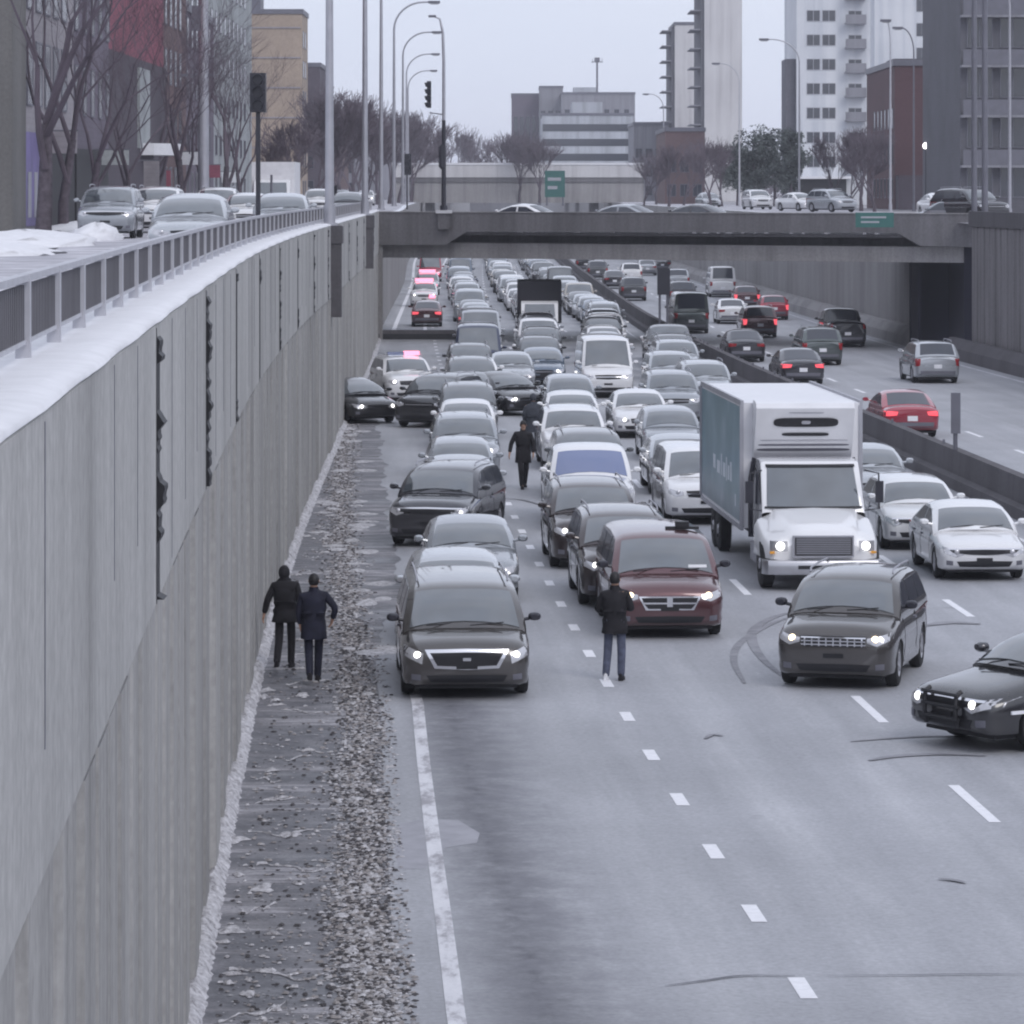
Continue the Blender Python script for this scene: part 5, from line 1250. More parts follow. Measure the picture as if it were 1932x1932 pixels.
person(at(1160, 1284), R(172), 'person in black jacket and blue jeans standing beside the maroon minivan', 1.70,
       dict(ankL=(.15, .02, .09), kneeL=(.12, -.05, .50), ankR=(-.10, -.02, .09), elL=(.30, -.02, 1.17), wrL=(.20, -.20, 1.10), elR=(-.28, -.02, 1.17), wrR=(-.12, -.22, 1.22)), BLK, JEAN, (WSH, BLK), HAIR, coat=.12)
person(at(987, 922), R(8), 'officer in long dark coat walking between the two left queues', 1.76,
       dict(ankR=(-.05, -.16, .09), kneeR=(-.08, -.16, .50), ankL=(.06, .18, .12), kneeL=(.08, .02, .50), elR=(-.31, .05, 1.17), wrR=(-.36, -.02, .93), elL=(.27, -.02, 1.15), wrL=(.25, -.12, .92)), BLK, BLK, (BLK, BLK), HAIR, coat=.22)
person(at(1006, 862), R(185), 'person in slate grey coat standing just behind the walking officer', 1.82,
       dict(wrL=(.22, -.14, .98), wrR=(-.22, -.14, .98)), GRYC, GRYC, (BLK, BLK), HAIR, hood=True, coat=.2, broad=1.15)
# ================================================================ trees
def tree_mesh(seed, h, spread=.5, depth=6, trunk_r=.22, fork=.28, tw=.012, kids=(2, 3)):
    q = random.Random(seed); tk, cr = MB(), MB()
    def grow(p, d, ln, r, lv):
        n = 3 if lv < 3 else 2; pts, rad = [p], [r]; dd = d.copy(); cur = p.copy()
        for i in range(n):
            dd = (dd+Vector((q.gauss(0, .10), q.gauss(0, .10), q.gauss(.03, .06)))).normalized(); cur = cur+dd*ln/n; pts.append(cur.copy()); rad.append(max(tw*.5, r*(1-.35*(i+1)/n)))
        (tk if lv == 0 else cr).tube(pts, rad, 7 if lv < 2 else 4 if lv < 4 else 3, 0, False)
        if lv >= depth: return
        for k in range(q.choice(kids) if lv else 4):
            a = q.random()*6.283; t_ = 1.0 if k < 2 else .35+.6*q.random()
            b = pts[0].lerp(pts[-1], t_) if t_ < 1 else pts[-1]
            u = Vector((math.cos(a), math.sin(a), 0)); nd = (dd+u*(spread*(.7+.8*q.random()))+Vector((0, 0, .12))).normalized()
            grow(b, nd, ln*(.62+.22*q.random()) if lv else h*.26, rad[-1]*(.62+.15*q.random()), lv+1)
        if lv > 1:
            for k in range(2):
                a = q.random()*6.283; b = pts[0].lerp(pts[-1], q.random()); nd = (dd+Vector((math.cos(a), math.sin(a), .1))*.9).normalized()
                cr.tube([b, b+nd*ln*.5], [tw*.7, tw*.3], 3, 0, False)
    grow(Vector((0, 0, 0)), Vector((0, 0, 1)), h*fork, trunk_r, 0)
    return tk.mesh('trunk', M['bark'], 180), cr
TREES = []
for i, (sd_, h, sp, tr_) in enumerate([(1, 12, .42, .26), (5, 11, .5, .2), (9, 12.5, .45, .22)]):
    tk, cr = tree_mesh(sd_, h, sp, 6 if i else 6, tr_); TREES.append((tk, cr.mesh('crown', M['twig']), h))
FAR = []
for i, (sd_, h) in enumerate([(21, 10), (33, 12), (41, 11)]):
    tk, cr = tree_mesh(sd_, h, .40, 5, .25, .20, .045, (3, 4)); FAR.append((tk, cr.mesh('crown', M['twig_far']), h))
def tree(kind, i, x, y, z, sc, rz, label, group=None, top=None):
    tk, cr, h = kind[i]
    if top is not None:
        hz = np.empty(len(cr.vertices)*3, np.float32); cr.vertices.foreach_get('co', hz); sc = (CAMZ+(HOR-top)/FPX*y-z)/float(np.percentile(hz[2::3], 99))
    r_ = empty('bare_tree', (x, y, z), rz); r_.scale = (sc, sc, sc); tag(r_, label, 'tree', group)
    obj('trunk', tk, r_); obj('crown', cr, r_); return r_
LG = 'bare trees along the upper street'
tree(TREES, 0, px2x(82, 127), 127, STREET, 1.12, .6, 'largest bare tree with forked trunk at the far left behind the snowbank', LG)
tree(TREES, 1, px2x(160, 142), 142, STREET, .9, 2.0, 'slender bare tree just behind the grey crossover on the upper street', LG)
tree(TREES, 2, px2x(238, 152), 152, STREET, .62, 4.0, 'low forking bare tree before the dark red house', LG)
tree(TREES, 1, px2x(345, 175), 175, STREET, 1.0, 1.0, 'bare tree left of the curved canopy', LG)
tree(TREES, 0, px2x(432, 205), 205, STREET, .85, 3.0, 'bare tree right of the curved canopy', LG)
tree(TREES, 2, px2x(120, 133), 133, STREET, .95, 5.1, 'bare tree with crossing limbs close to the big forked one', LG)
tree(TREES, 0, px2x(300, 188), 188, STREET, .85, 2.2, 'tall bare tree standing before the crimson upper storeys', LG)
tree(TREES, 1, px2x(395, 218), 218, STREET, .95, .3, 'bare tree just left of the black signal head', LG)
tree(TREES, 2, px2x(455, 255), 255, STREET, .8, 1.7, 'bare tree in front of the light blue-grey block', LG)
words = ['first', 'second', 'third', 'fourth', 'fifth', 'sixth', 'seventh', 'eighth', 'ninth', 'tenth', 'eleventh', 'twelfth', 'thirteenth', 'fourteenth', 'fifteenth', 'sixteenth', 'seventeenth', 'eighteenth', 'nineteenth', 'twentieth', 'twenty-first', 'twenty-second', 'twenty-third', 'twenty-fourth', 'twenty-fifth', 'twenty-sixth', 'twenty-seventh', 'twenty-eighth']
rt = random.Random(4)
spots = [(560, 235), (590, 300), (535, 215), (618, 300), (645, 340), (668, 380), (625, 360), (690, 420), (712, 450), (735, 480), (752, 520), (680, 470), (775, 560), (800, 620), (640, 420), (770, 640), (832, 700), (855, 740), (880, 820)]
for i, (px, Z) in enumerate(spots):
    tree(FAR, i % 3, px2x(px, Z), Z, STREET, 1, rt.random()*6, f'bare street tree left of the motorway, {words[i]} counted from the tan building toward the horizon', 'bare trees lining the far end of the left street', top=float(np.interp(px, [530, 560, 590, 640, 690, 740, 800, 880], [262, 235, 175, 185, 200, 215, 228, 248]))+rt.uniform(-8, 22))
spots = [(928, 700), (945, 640), (962, 600), (980, 560), (1000, 620), (1018, 540), (1215, 420), (1238, 460), (1262, 400), (1290, 430), (1340, 380), (1362, 400), (1600, 330), (1572, 350), (1625, 300), (1650, 290)]
for i, (px, Z) in enumerate(spots):
    tree(FAR, (i+1) % 3, px2x(px, Z), Z, STREET, 1, rt.random()*6, f'bare tree right of the motorway axis, {words[i]} counted from the far church-like gap rightwards'.replace('church-like gap', 'horizon gap'), 'bare trees on the right side of the motorway', top=float(np.interp(px, [928, 960, 1020, 1215, 1290, 1400, 1570, 1650], [262, 250, 256, 285, 270, 255, 262, 235]))+rt.uniform(-6, 20))
# evergreens: leafy crowns of small needle clumps
def evergreen(seed, h, r):
    q = random.Random(seed); m = MB(); cl = [(Vector((q.gauss(0, r*.42), q.gauss(0, r*.42), h*(.25+.65*q.random()))), r*(.25+.3*q.random())) for _ in range(22)]
    for k in range(5200):
        c, rr_ = q.choice(cl); d = Vector((q.gauss(0, 1), q.gauss(0, 1), q.gauss(0, 1))).normalized(); p = c+d*rr_*(.55+.5*q.random()); s = .16+.18*q.random()
        a = Vector((q.gauss(0, 1), q.gauss(0, 1), q.gauss(0, 1))).normalized()*s; b = Vector((q.gauss(0, 1), q.gauss(0, 1), q.gauss(0, 1))).normalized()*s
        m.add([p, p+a, p+b], [(0, 1, 2)])
    t_ = MB(); t_.tube([(0, 0, 0), (0, 0, h*.8)], [.2, .05], 7)
    return t_.mesh('trunk', M['bark']), m
EV = NT('needles'); EV.col(EV.ramp(EV.noise(EV.geo(), .8, 4), [(.35, (.045, .055, .055)), (.6, (.10, .12, .115)), (.8, (.20, .22, .22))])); EV.set(roughness=.9)
for i, (px, Z, h, r, lb) in enumerate([(1422, 400, 8.2, 2.4, 'frosty evergreen left of the pale white tower foot'), (1462, 405, 8.8, 2.6, 'largest frosty evergreen beside the white tower'), (1492, 395, 8.0, 1.6, 'dark narrow evergreen touching the white tower'), (1392, 420, 6.5, 2.2, 'small frosty evergreen behind the pale lamp post')]):
    tk, cr = evergreen(60+i, h, r); r_ = empty('evergreen_tree', (px2x(px, Z), Z, STREET)); tag(r_, lb, 'tree', 'evergreens beside the white tower'); obj('trunk', tk, r_); obj('crown', cr.mesh('crown', EV.mat), r_)
# far wooded mass on the horizon
m = MB(); q = random.Random(8)
for i in range(26000):
    x = q.uniform(-190, 200); Z = q.uniform(900, 1100); hh = 8+5*math.sin(x*.05)+3*math.sin(x*.17+1)+2*math.sin(x*.6)
    if -9 < x < 5: hh *= .35
    p = Vector((x, Z, STREET+hh*q.random()**.6)); s = .7+.9*q.random()
    a = Vector((q.gauss(0, 1), q.gauss(0, .3), q.gauss(0, 1)))*s*.6; b = Vector((q.gauss(0, 1), q.gauss(0, .3), q.gauss(0, 1)))*s*.6
    m.add([p, p+a, p+b], [(0, 1, 2)])
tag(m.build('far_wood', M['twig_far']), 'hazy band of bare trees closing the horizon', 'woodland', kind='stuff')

# ================================================================ buildings
def win_mesh(w_, h_, axis, glass=None, fr=None):
    m = MB()
    if axis == 'y':   # facing -Y
        m.box(-w_/2, w_/2, -.03, .05, 0, h_, 0); e = .07; m.box(-w_/2-e, w_/2+e, -.05, .04, -e, -.001, 1); m.box(-w_/2-e, w_/2+e, -.05, .04, h_+.001, h_+e, 1); m.box(-.03, .03, -.045, -.031, 0, h_, 1)
        m.box(-w_/2-e, -w_/2-.001, -.049, .04, 0, h_, 1); m.box(w_/2+.001, w_/2+e, -.049, .04, 0, h_, 1)
    else:
        m.box(-.03, .05, -w_/2, w_/2, 0, h_, 0); e = .07; m.box(-.05, .06, -w_/2-e, w_/2+e, -e, -.001, 1); m.box(-.05, .06, -w_/2-e, w_/2+e, h_+.001, h_+e, 1)
        m.box(-.049, .06, -w_/2-e, -w_/2-.001, 0, h_, 1); m.box(-.049, .06, w_/2+.001, w_/2+e, 0, h_, 1)
    return m.mesh('window', [glass or M['winglass'], fr or M['galv_dark']])
def brickmat(name, c, mortar=.85, sc=1.0):
    t = NT(name); v = t.geo(); a = t.noise(v, .25, 4); b = t.noise(v, 3.5, 4)
    base = t.ramp(a, [(.3, tuple(x*.85 for x in c)), (.7, tuple(x*1.15 for x in c))])
    w_ = t.n('ShaderNodeTexWave', wave_type='BANDS', bands_direction='Z'); w_.inputs['Scale'].default_value = 1.6*sc; w_.inputs['Distortion'].default_value = .3; t.l(v, w_.inputs[0])
    base = t.mix(.25, base, t.ramp(w_.outputs[1], [(.05, tuple(x*.7 for x in c)), (.2, c)]))
    base = t.mix(.4, base, t.ramp(b, [(.3, .38), (.7, .62)]), 'OVERLAY'); t.col(base); t.set(roughness=.85); return t.mat
def building(name, label, x0, x1, y0, y1, ztop, mat, side, wy=None, wx=None, glass=None, fr=None, group=None, roofmat=None, cat='building', zb=STREET, parapet=.5):
    """side +1: street facade looks to +X (left of the motorway), -1: to -X. wy/wx = (width, height, first sill, storey, first, spacing, count, storeys)."""
    r_ = empty(name, ((x0+x1)/2, y0, zb)); tag(r_, label, cat, group); cx = (x0+x1)/2; H_ = ztop-zb
    m = MB(); m.box(x0-cx, x1-cx, 0, y1-y0, 0, H_); m.build('wall', mat, r_)
    m = MB(); m.box(x0-cx-.12, x1-cx+.12, -.12, y1-y0+.12, H_+.001, H_+parapet); m.build('roof', roofmat or M['galv_dark'], r_)
    n = 0
    if wy:
        w_, h_, z0, st, f0, sp, cnt, fl = wy; me_ = win_mesh(w_, h_, 'y', glass, fr)
        for a in range(fl):
            for b in range(cnt):
                if n < 96 and z0+a*st+h_ < H_-.2: obj('window', me_, r_, (x0-cx+f0+b*sp, -.001, z0+a*st)); n += 1
    if wx:
        w_, h_, z0, st, f0, sp, cnt, fl = wx; me_ = win_mesh(w_, h_, 'x', glass, fr)
        for a in range(fl):
            for b in range(cnt):
                if n < 96 and z0+a*st+h_ < H_-.2: obj('window', me_, r_, ((x1-cx) if side > 0 else (x0-cx), f0+b*sp, z0+a*st)); n += 1
    return r_
BR = {'violet': brickmat('brick_violet', (.145, .125, .16)), 'dred': brickmat('brick_dark_red', (.25, .075, .11)), 'dark': brickmat('brick_dark', (.085, .072, .09)),
      'redb': brickmat('brick_red_brown', (.145, .095, .098)), 'grey': concrete('panel_grey', (.33, .35, .36), .1), 'tan': brickmat('brick_tan', (.36, .29, .235)),
      'stone': brickmat('stone_pale', (.30, .28, .30)), 'white': concrete('tower_white', (.62, .64, .68), .05), 'slab': concrete('tower_pale', (.56, .55, .56), .05),
      'brown': brickmat('brick_brown', (.095, .052, .06)), 'rdark': brickmat('brick_charcoal', (.12, .12, .14)), 'far1': concrete('far_grey', (.24, .24, .27), .1), 'far2': concrete('far_pale', (.42, .44, .48), .06), 'olive': concrete('near_dark_grey', (.16, .155, .15), .1)}
sx_ = lambda px, Z: px2x(px, Z)
# left side, nearest first
building('corner_house', 'dark olive grey building end filling the far left edge', sx_(-120, 128), sx_(24, 128), 128, 131.5, 22, BR['olive'], 1)
b1 = building('shop_house', 'pale stone house with violet shop front behind the big bare tree', -30, -17.0, 132, 150, 22, BR['stone'], 1, wx=(1.5, 2.2, 4.6, 3.4, 1.6, 2.6, 6, 4))
m = MB(); m.box(6.50, 6.58, .4, 8.5, .3, 3.6); m.build('shop_front', simple('violet_shop_panel', (.16, .13, .30), .5, var=.3, scale=.8), b1)
m = MB(); m.box(6.50, 6.60, 9.2, 17.5, .2, 3.3); m.build('dark_entrance', M['black'], b1)
for y in (1.2, 3.2, 5.0): m = MB(); m.box(6.581, 6.60, y, y+.9, .6, 2.2); m.build('shop_window', M['galv'], b1)
b1 = building('brick_house', 'dark violet brick house above a black entrance behind the slender tree', -31, -17.1, 150.1, 164, 22, BR['violet'], 1, wx=(1.1, 1.8, 4.6, 3.3, 1.6, 2.9, 5, 4))
m = MB(); m.box(6.95, 7.05, 1, 12.9, .2, 3.2); m.build('dark_entrance', M['black'], b1)
b1 = building('brick_house', 'house with crimson upper storeys and a dark gable below', -32, -17.3, 164.1, 192, 22, BR['dred'], 1)
m = MB(); m.box(7.2, 7.5, -.02, 27.8, 0, 7.6); m.build('dark_front', BR['dark'], b1)
m = MB(); m.box(7.5, 7.62, 13, 18, 3.5, 7.2); m.build('bay_window', BR['grey'], b1)
m = MB(); P = []
for k in range(9): a = math.pi*k/8; P.append([(7.5+1.6*math.sin(a), 14.5+3.2*(1-math.cos(a))/1, 3.2), (7.5+1.6*math.sin(a), 14.5+3.2*(1-math.cos(a)), 3.75)])
m.grid(P); m.add([p[1] for p in P], [tuple(range(9))]); m.build('canopy', M['snow'], b1)
building('brick_house', 'narrow reddish brown house right of the crimson one', -32, -18.7, 192.1, 222, 22, BR['redb'], 1, wx=(1.1, 1.8, 1.0, 3.2, 1.6, 3.0, 9, 5))
building('terrace_house', 'violet-grey house half hidden by trees beyond the reddish brown one', -34, -20.2, 222.1, 262, 19.0, BR['violet'], 1, wx=(1.2, 1.7, 1.0, 3.2, 1.6, 3.4, 11, 4))
gb = building('office_block', 'light blue-grey block with slanting top left of the tan building', -40, -22.2, 262.1, 330, 27, BR['grey'], 1, wx=(1.6, 1.4, 1.2, 3.1, 1.6, 4.4, 14, 6))
m = MB(); m.box(8.9, 9.4, 4, 16, 15.8, 16.5); m.box(8.9, 9.25, 4, 16, 12.4, 13.0); m.build('sign_band', M['snow'], gb)
tb = building('tan_block', 'tall tan brick block with curved shoulder on the left', -45, -21.7, 400, 411, 26.2, BR['tan'], 1, wy=None, wx=(1.6, 1.6, 1.0, 3.1, 2, 4, 2, 6))
m = MB(); m.box(6.2, 7.3, 1, 6, 20.4, 22.2); m.build('roof_hut', M['galv_dark'], tb)
m = MB()
for k in range(6): m.box(-11.5, 11.5, -.10, -.001, 2.9+k*3.1, 3.05+k*3.1)
m.build('floor_band', BR['stone'], tb)
building('brick_house', 'dark flat-roofed house stepping down right of the tan block', -45, -22.6, 455, 480, 22.5, BR['dark'], 1, wy=(1.3, 1.6, 1.2, 3.1, 12, 3, 4, 4))
building('brick_house', 'lower grey house beyond the dark stepped one', -47, -22.8, 500, 540, 16.5, BR['redb'], 1, wy=(1.3, 1.6, 1.2, 3.1, 14, 3, 4, 3))
building('terrace_house', 'farthest grey terrace of the left street', -50, -22.0, 570, 640, 18.0, BR['far1'], 1, wy=(1.3, 1.6, 1.2, 3.1, 14, 3, 5, 3))
building('terrace_house', 'far low grey house left of the hanging signal', -36, -21.5, 700, 760, 14.5, BR['far1'], 1)
# shop signs and awnings that hang over the left pavement
for i, (Z, z0, z1, dx, mt, lb) in enumerate([(141, 2.9, 3.7, .9, 'stone', 'pale oval shop sign over the black entrance'), (158, 2.6, 3.2, 1.1, 'grey', 'light projecting sign beside the slender tree'), (176, 1.2, 2.9, .7, 'stone', 'tall pale banner left of the canopy'),
        (199, 1.0, 2.6, .8, 'dred', 'small red shop banner right of the canopy'), (214, 3.0, 3.7, 1.2, 'white', 'white box sign farther along the shop row'), (246, 2.4, 3.2, 1.2, 'dred', 'faded red sign below the blue-grey block'), (290, 2.2, 3.0, 1.4, 'white', 'pale sign near the foot of the blue-grey block')]):
    x = (-17.0 if Z < 192 else -18.6 if Z < 222 else -20.0 if Z < 262 else -22.0)
    r_ = empty('shop_sign', (x, Z, STREET)); tag(r_, lb, 'sign', 'shop signs of the left street')
    m = MB(); m.box(.25, .25+dx, -.08, .08, z0, z1); m.build('sign_board', BR[mt], r_)
    m = MB(); m.box(-.3, .3+dx, -.03, .03, z1, z1+.06); m.build('bracket', M['galv_dark'], r_)
# tall concrete utility pole and signal on the left
up_ = empty('utility_pole', (px2x(384, 185), 185, STREET)); tag(up_, 'thick pale concrete utility pole with crossbars between the left houses', 'pole')
m = MB(); m.tube([(0, 0, 0), (0, 0, 16)], [.28, .2], 12); m.build('pole', M['galv'], up_, 60)
m = MB(); m.box(-1.1, .5, -.1, .1, 7.0, 7.15); m.box(-.55, -.1, -.2, .2, 9.2, 10.4); m.box(-.9, .6, -.08, .08, 11.4, 11.5); m.build('crossbar', M['galv_dark'], up_)
def signal(px, y0, y1, Z, label, hgt=None):
    r_ = empty('traffic_light', (px2x(px, Z), Z, STREET)); tag(r_, label, 'traffic light'); z1, z0 = py2z(y0, Z)-STREET, py2z(y1, Z)-STREET; w_ = (z1-z0)*.2
    m = MB(); m.tube([(0, 0, 0), (0, 0, z0)], .07, 8); m.build('pole', M['blackpaint'], r_, 60)
    m = MB(); m.box(-w_, w_, -w_, w_, z0, z1)
    for k in range(3): zc = z0+(z1-z0)*(k+.5)/3; m.lathe([(-w_-.14, w_*.7), (-w_-.02, w_*.75)], 'y', (0, 0, zc), 10)
    m.build('signal_head', M['blackpaint'], r_)
signal(487, 138, 212, 112, 'large black traffic light head on a pole before the tan block')
signal(632, 350, 372, 260, 'small dark traffic light right of the nearest lamp post')
signal(768, 290, 330, 330, 'dark pedestrian signal left of the overpass lamp')
# salted snowbanks by the near sidewalk
def bank(x, y, rx, ry, h, label):
    m = MB(); P = []; q = random.Random(int(x*7+y))
    for i in range(7):
        a = i/6; row = []
        for k in range(22): t_ = 6.283*k/22; f_ = math.cos(a*1.57); row.append((x+rx*f_*math.cos(t_)*(.85+.3*q.random()), y+ry*f_*math.sin(t_)*(.85+.3*q.random()), STREET-.02+h*math.sin(a*1.57)*(.85+.25*q.random())))
        P.append(row)
    m.grid(P, closed=True); tag(m.build('snowbank', M['snow'], smooth=180), label, 'snowbank', 'ploughed snowbanks at the left edge')
bank(-13.6, 108, 2.0, 5, .45, 'largest snowbank at the left edge before the big bare tree')
bank(-12.6, 93, 1.8, 4, .30, 'low flat snowbank nearest the railing at the left edge')
bank(-12.9, 120, .8, 2, .55, 'small block of snow beside the grey crossover')
bank(-15.0, 135, 1.2, 8, .5, 'long snowbank behind the grey crossover')

# centre: second overpass and far blocks
o2 = empty('overpass', (0, 560, 0)); tag(o2, 'pale second overpass crossing beyond the first one with snowy top', 'bridge')
x0, x1 = px2x(738, 560), px2x(1215, 560)
m = MB(); m.box(x0, x1, 0, .5, 9.9, 11.7); m.build('parapet', BR['slab'], o2)
m = MB(); m.box(x0, x1, .1, 14, 9.2, 9.895); m.build('deck', M['bridge'], o2)
m = MB(); m.box(x0, x1, .3, 13.8, 6.2, 9.195); m.build('girder', M['bridge_girder'], o2)
m = MB(); m.box(x0, x1, -.1, .6, 11.7, 12.0); m.build('snow_cap', M['snow'], o2)
for s in (-12, 12): m = MB(); m.box(s-.6, s+.6, 2, 12, 0, 6.2); m.build('pier', M['bridge'], o2)
building('office_block', 'brownish grey far slab with vertical ribs in the middle distance', sx_(965, 900), sx_(1020, 900), 900, 930, 7.8+(362-180)*900/FPX, BR['violet'], -1, wy=(.8, 18, 1, 40, 1, 1.4, 5, 1), cat='building')
building('office_block', 'far hospital-like grey tower behind the banded block', sx_(1018, 880), sx_(1062, 880), 880, 900, 7.8+(362-166)*880/FPX, BR['far1'], -1, wy=(1.0, 1.4, 1.5, 3.4, .8, 1.7, 3, 6))['label'] = 'far grey block with a pale left corner behind the banded block'
fb = building('office_block', 'far stepped grey building with antenna mast on its roof', sx_(1060, 860), sx_(1198, 860), 860, 890, 7.8+(362-178)*860/FPX, BR['far1'], -1, wy=(1.0, 1.3, 2, 3.3, 1.2, 2.2, 7, 6))
m = MB(); m.box(-5.5, -.5, 2, 12, 20.0, 24.8); m.build('penthouse', BR['far2'], fb)
m = MB(); m.tube([(-.2, 4, 20), (-.2, 4, 31)], .22, 6); m.box(-1.5, 1.1, 3.95, 4.05, 30.4, 30.6); m.box(-.8, .4, 3.9, 4.1, 30.61, 31.5); m.tube([(-1.2, 4, 30.5), (-1.2, 4, 31.2)], .06, 5); m.tube([(.9, 4, 30.5), (.9, 4, 31.4)], .06, 5); m.build('antenna', M['galv_dark'], fb)
bb = building('banded_block', 'pale far block banded with long horizontal window strips', sx_(1022, 760), sx_(1195, 760), 760, 800, 7.8+(362-218)*760/FPX, BR['far2'], -1)
m = MB(); W_ = (sx_(1195, 760)-sx_(1022, 760))/2
for k in range(5): m.box(-W_+.2, W_-.4, -.06, -.001, 1.8+k*2.9, 3.2+k*2.9)
m.build('window_strip', M['winglass'], bb)
m = MB(); m.box(-W_+6, -W_+12, 3, 20, 15.6, 19.2); m.build('stair_tower', BR['far2'], bb)
building('low_house', 'low grey house with flat roof right of the banded block', sx_(1196, 620), sx_(1262, 620), 620, 650, 7.8+(362-236)*620/FPX, BR['far1'], -1, wy=(1, 1.4, 1, 3, .8, 1.6, 3, 3))
building('low_house', 'low brown house below the small balcony tower', sx_(1255, 480), sx_(1330, 480), 480, 510, 7.8+(362-248)*480/FPX, BR['redb'], -1, wy=(1, 1.4, 1, 3, .8, 1.6, 3, 2))
def tower(label, px0, px1, top, Z, dep, mat, balc, wy=None, n=20, st=2.9, side=-1, ext=1.3):
    b_ = building('apartment_tower', label, sx_(px0, Z), sx_(px1, Z), Z, Z+dep, 7.8+(362-top)*Z/FPX, mat, -1, wy=wy, cat='tower')
    hw_ = (sx_(px1, Z)-sx_(px0, Z))/2; H_ = 7.8+(362-top)*Z/FPX-STREET
    if balc:
        m = MB(); m.box((-hw_-.5) if side < 0 else hw_+.001, -hw_-.001 if side < 0 else hw_+.5, .4, dep-.4, 0, H_-.3); m.build('balcony_recess', BR['rdark'], b_)
        me_ = MB(); me_.box(0, ext, 0, dep*.5, 0, .18); me_.box(ext-.08, ext, 0.01, dep*.5-.01, .18, 1.15); me_ = me_.mesh('balcony', BR['far1'])
        k = 0; z = 3.0
        while z < H_-1 and k < 60: obj('balcony', me_, b_, (-hw_-ext-.2 if side < 0 else hw_+.2, .5, z), sc=(1, 1, 1)); z += st; k += 1
    return b_
tower('pale balcony tower rising out of the picture in the middle right', 1329, 1400, -60, 600, 24, BR['slab'], True, st=2.95, ext=1.9)
tower('smaller pale tower with jagged balconies left of the taller slab', 1273, 1316, 47, 650, 24, BR['slab'], True, st=2.55, ext=1.9)
wt_ = tower('white apartment tower with paired windows and balconies on its right', 1503, 1642, -60, 450, 20, BR['white'], False)
hw_ = (sx_(1642, 450)-sx_(1503, 450))/2
wm_ = win_mesh(1.45, 1.2, 'y', None, M['galv']); bm_ = MB(); bm_.box(0, 2.4, -1.2, 0, 0, .16); bm_.box(0, 2.4, -1.2, -1.12, .16, 1.1); bm_ = bm_.mesh('balcony', BR['far1'])
for k in range(10):
    z = 4.0+k*2.83
    for x in (1.95, 3.75): obj('window', wm_, wt_, (-hw_+x, -.001, z+.4))
    obj('balcony', bm_, wt_, (-hw_+5.6, -.002, z)); obj('window', wm_, wt_, (-hw_+6.8, -.001, z+.35))
m = MB(); m.box(-hw_-1.2, -hw_-.05, 1, 8, 0, 17); m.build('dark_stair_wall', BR['rdark'], wt_)
m = MB(); m.box(-hw_+.3, hw_-3, -2.5, -.001, 0, 3.0); m.box(-hw_, hw_-2.5, -3.4, -.002, 3.001, 3.3, 1); m.build('entrance', [M['black'], M['snow']], wt_)
w2_ = tower('second white tower with sparse windows behind the brown building', 1650, 1812, -60, 520, 20, BR['white'], False, wy=(1.2, 1.6, 6.0, 3.3, 6.3, 4.1, 2, 14))
bb = building('brown_building', 'brown brick building with flat top on the right', sx_(1688, 330), sx_(1806, 330), 330, 356, 7.8+(362-124)*330/FPX, BR['brown'], -1, wx=(1.1, 1.6, 1.0, 3.0, 2, 3.2, 6, 3))
m = MB(); m.box(-2.6, 0, 1, 8, 12.0, 12.9); m.build('roof_terrace', BR['rdark'], bb)
m = MB(); m.box(-2.6, 2.6, -2.5, -.13, 0, 2.9); m.build('shop_front', BR['dark'], bb)
rb = building('charcoal_building', 'charcoal apartment building with pale slab edges at the right edge', sx_(1812, 240), sx_(2060, 240), 240, 262, 30, BR['rdark'], -1, wy=(1.5, 1.9, 1.2, 3.1, 1.2, 2.05, 4, 7), glass=M['winglass'])
m = MB()
for k in range(8): m.box(-4.1, 4.1, -.9, -.06, 3.0+k*3.1-.001, 3.15+k*3.1)
m.build('slab_edge', BR['far1'], rb)
m = MB()
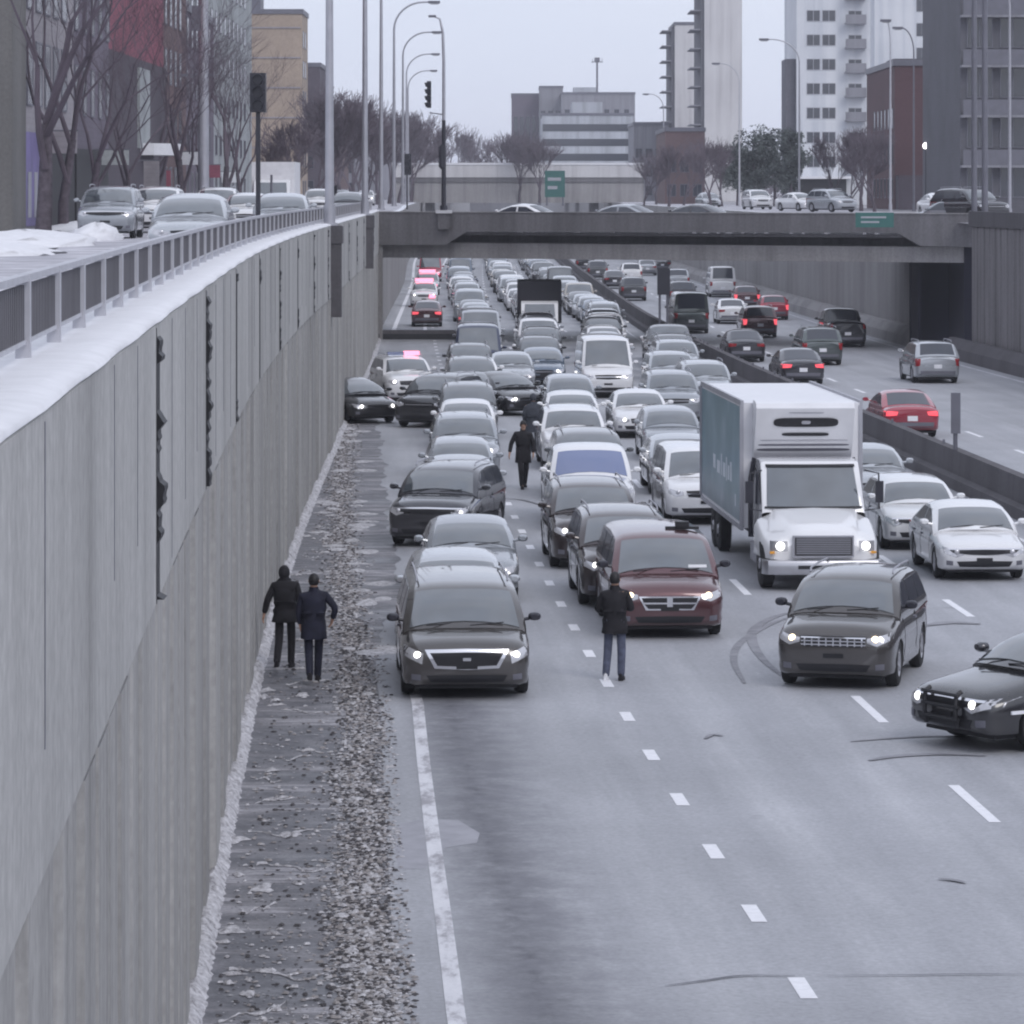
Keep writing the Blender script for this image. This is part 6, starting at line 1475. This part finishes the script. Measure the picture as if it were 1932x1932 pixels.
for k in range(8): m.box(-4.0, 1.5, -.88, -.84, 3.16+k*3.1, 4.1+k*3.1)
m.build('balustrade', M['galv_dark'], rb)
building('charcoal_building', 'dark narrow building right of the brown one', sx_(1806, 300), sx_(1850, 300), 300, 320, 24, BR['dark'], -1, wy=(.7, 1.5, 1, 3, .4, 1.0, 2, 5))
# thick poles at the right end of the overpass
for i, (px, Z, top, r, lb) in enumerate([(1838, 184, 0, .14, 'tall grey pole standing at the right end of the overpass'), (1858, 178, 0, .16, 'thicker grey pole just right of the overpass end'), (1748, 300, 0, .12, 'slender dark pole rising before the second white tower')]):
    p_ = empty('utility_pole', (px2x(px, Z), Z, STREET if i != 1 else 0)); tag(p_, lb, 'pole', 'poles near the right end of the overpass'); z = (362+20)/FPX*Z+7.8
    m = MB(); m.tube([(0, 0, 0), (0, 0, z)], [r, r*.8], 10); m.build('pole', M['galv_dark'], p_, 60)
    m = MB(); m.box(-.25, .25, -.25, .25, 0, .3); m.build('base', M['barrier'], p_)
lp = empty('globe_lamp', (px2x(1747, 260), 260, STREET)); tag(lp, 'small lit globe lamp in front of the brown building', 'street lamp')
m = MB(); m.tube([(0, 0, 0), (0, 0, 4.4)], .05, 8); m.build('pole', M['blackpaint'], lp, 60)
m = MB(); m.lathe([(-.22, .01), (-.16, .16), (0, .22), (.16, .16), (.22, .01)], 'z', (0, 0, 4.6), 12); m.build('globe', M['white_on'], lp, 180)

# ---------------------------------------------------------------- air
t = bpy.data.materials.new('haze'); t.use_nodes = True; n_ = t.node_tree; n_.nodes.clear()
o_ = n_.nodes.new('ShaderNodeOutputMaterial'); v_ = n_.nodes.new('ShaderNodeVolumePrincipled')
v_.inputs['Color'].default_value = (.90, .91, .98, 1); v_.inputs['Density'].default_value = .00022; v_.inputs['Anisotropy'].default_value = .2
n_.links.new(v_.outputs[0], o_.inputs['Volume'])
m = MB(); m.box(-2600, 2600, -70, 6600, -2, 75); hz = m.build('haze', t); hz['kind'] = 'stuff'; hz['label'] = 'pale winter haze hanging over the city'
hz['category'] = 'haze'
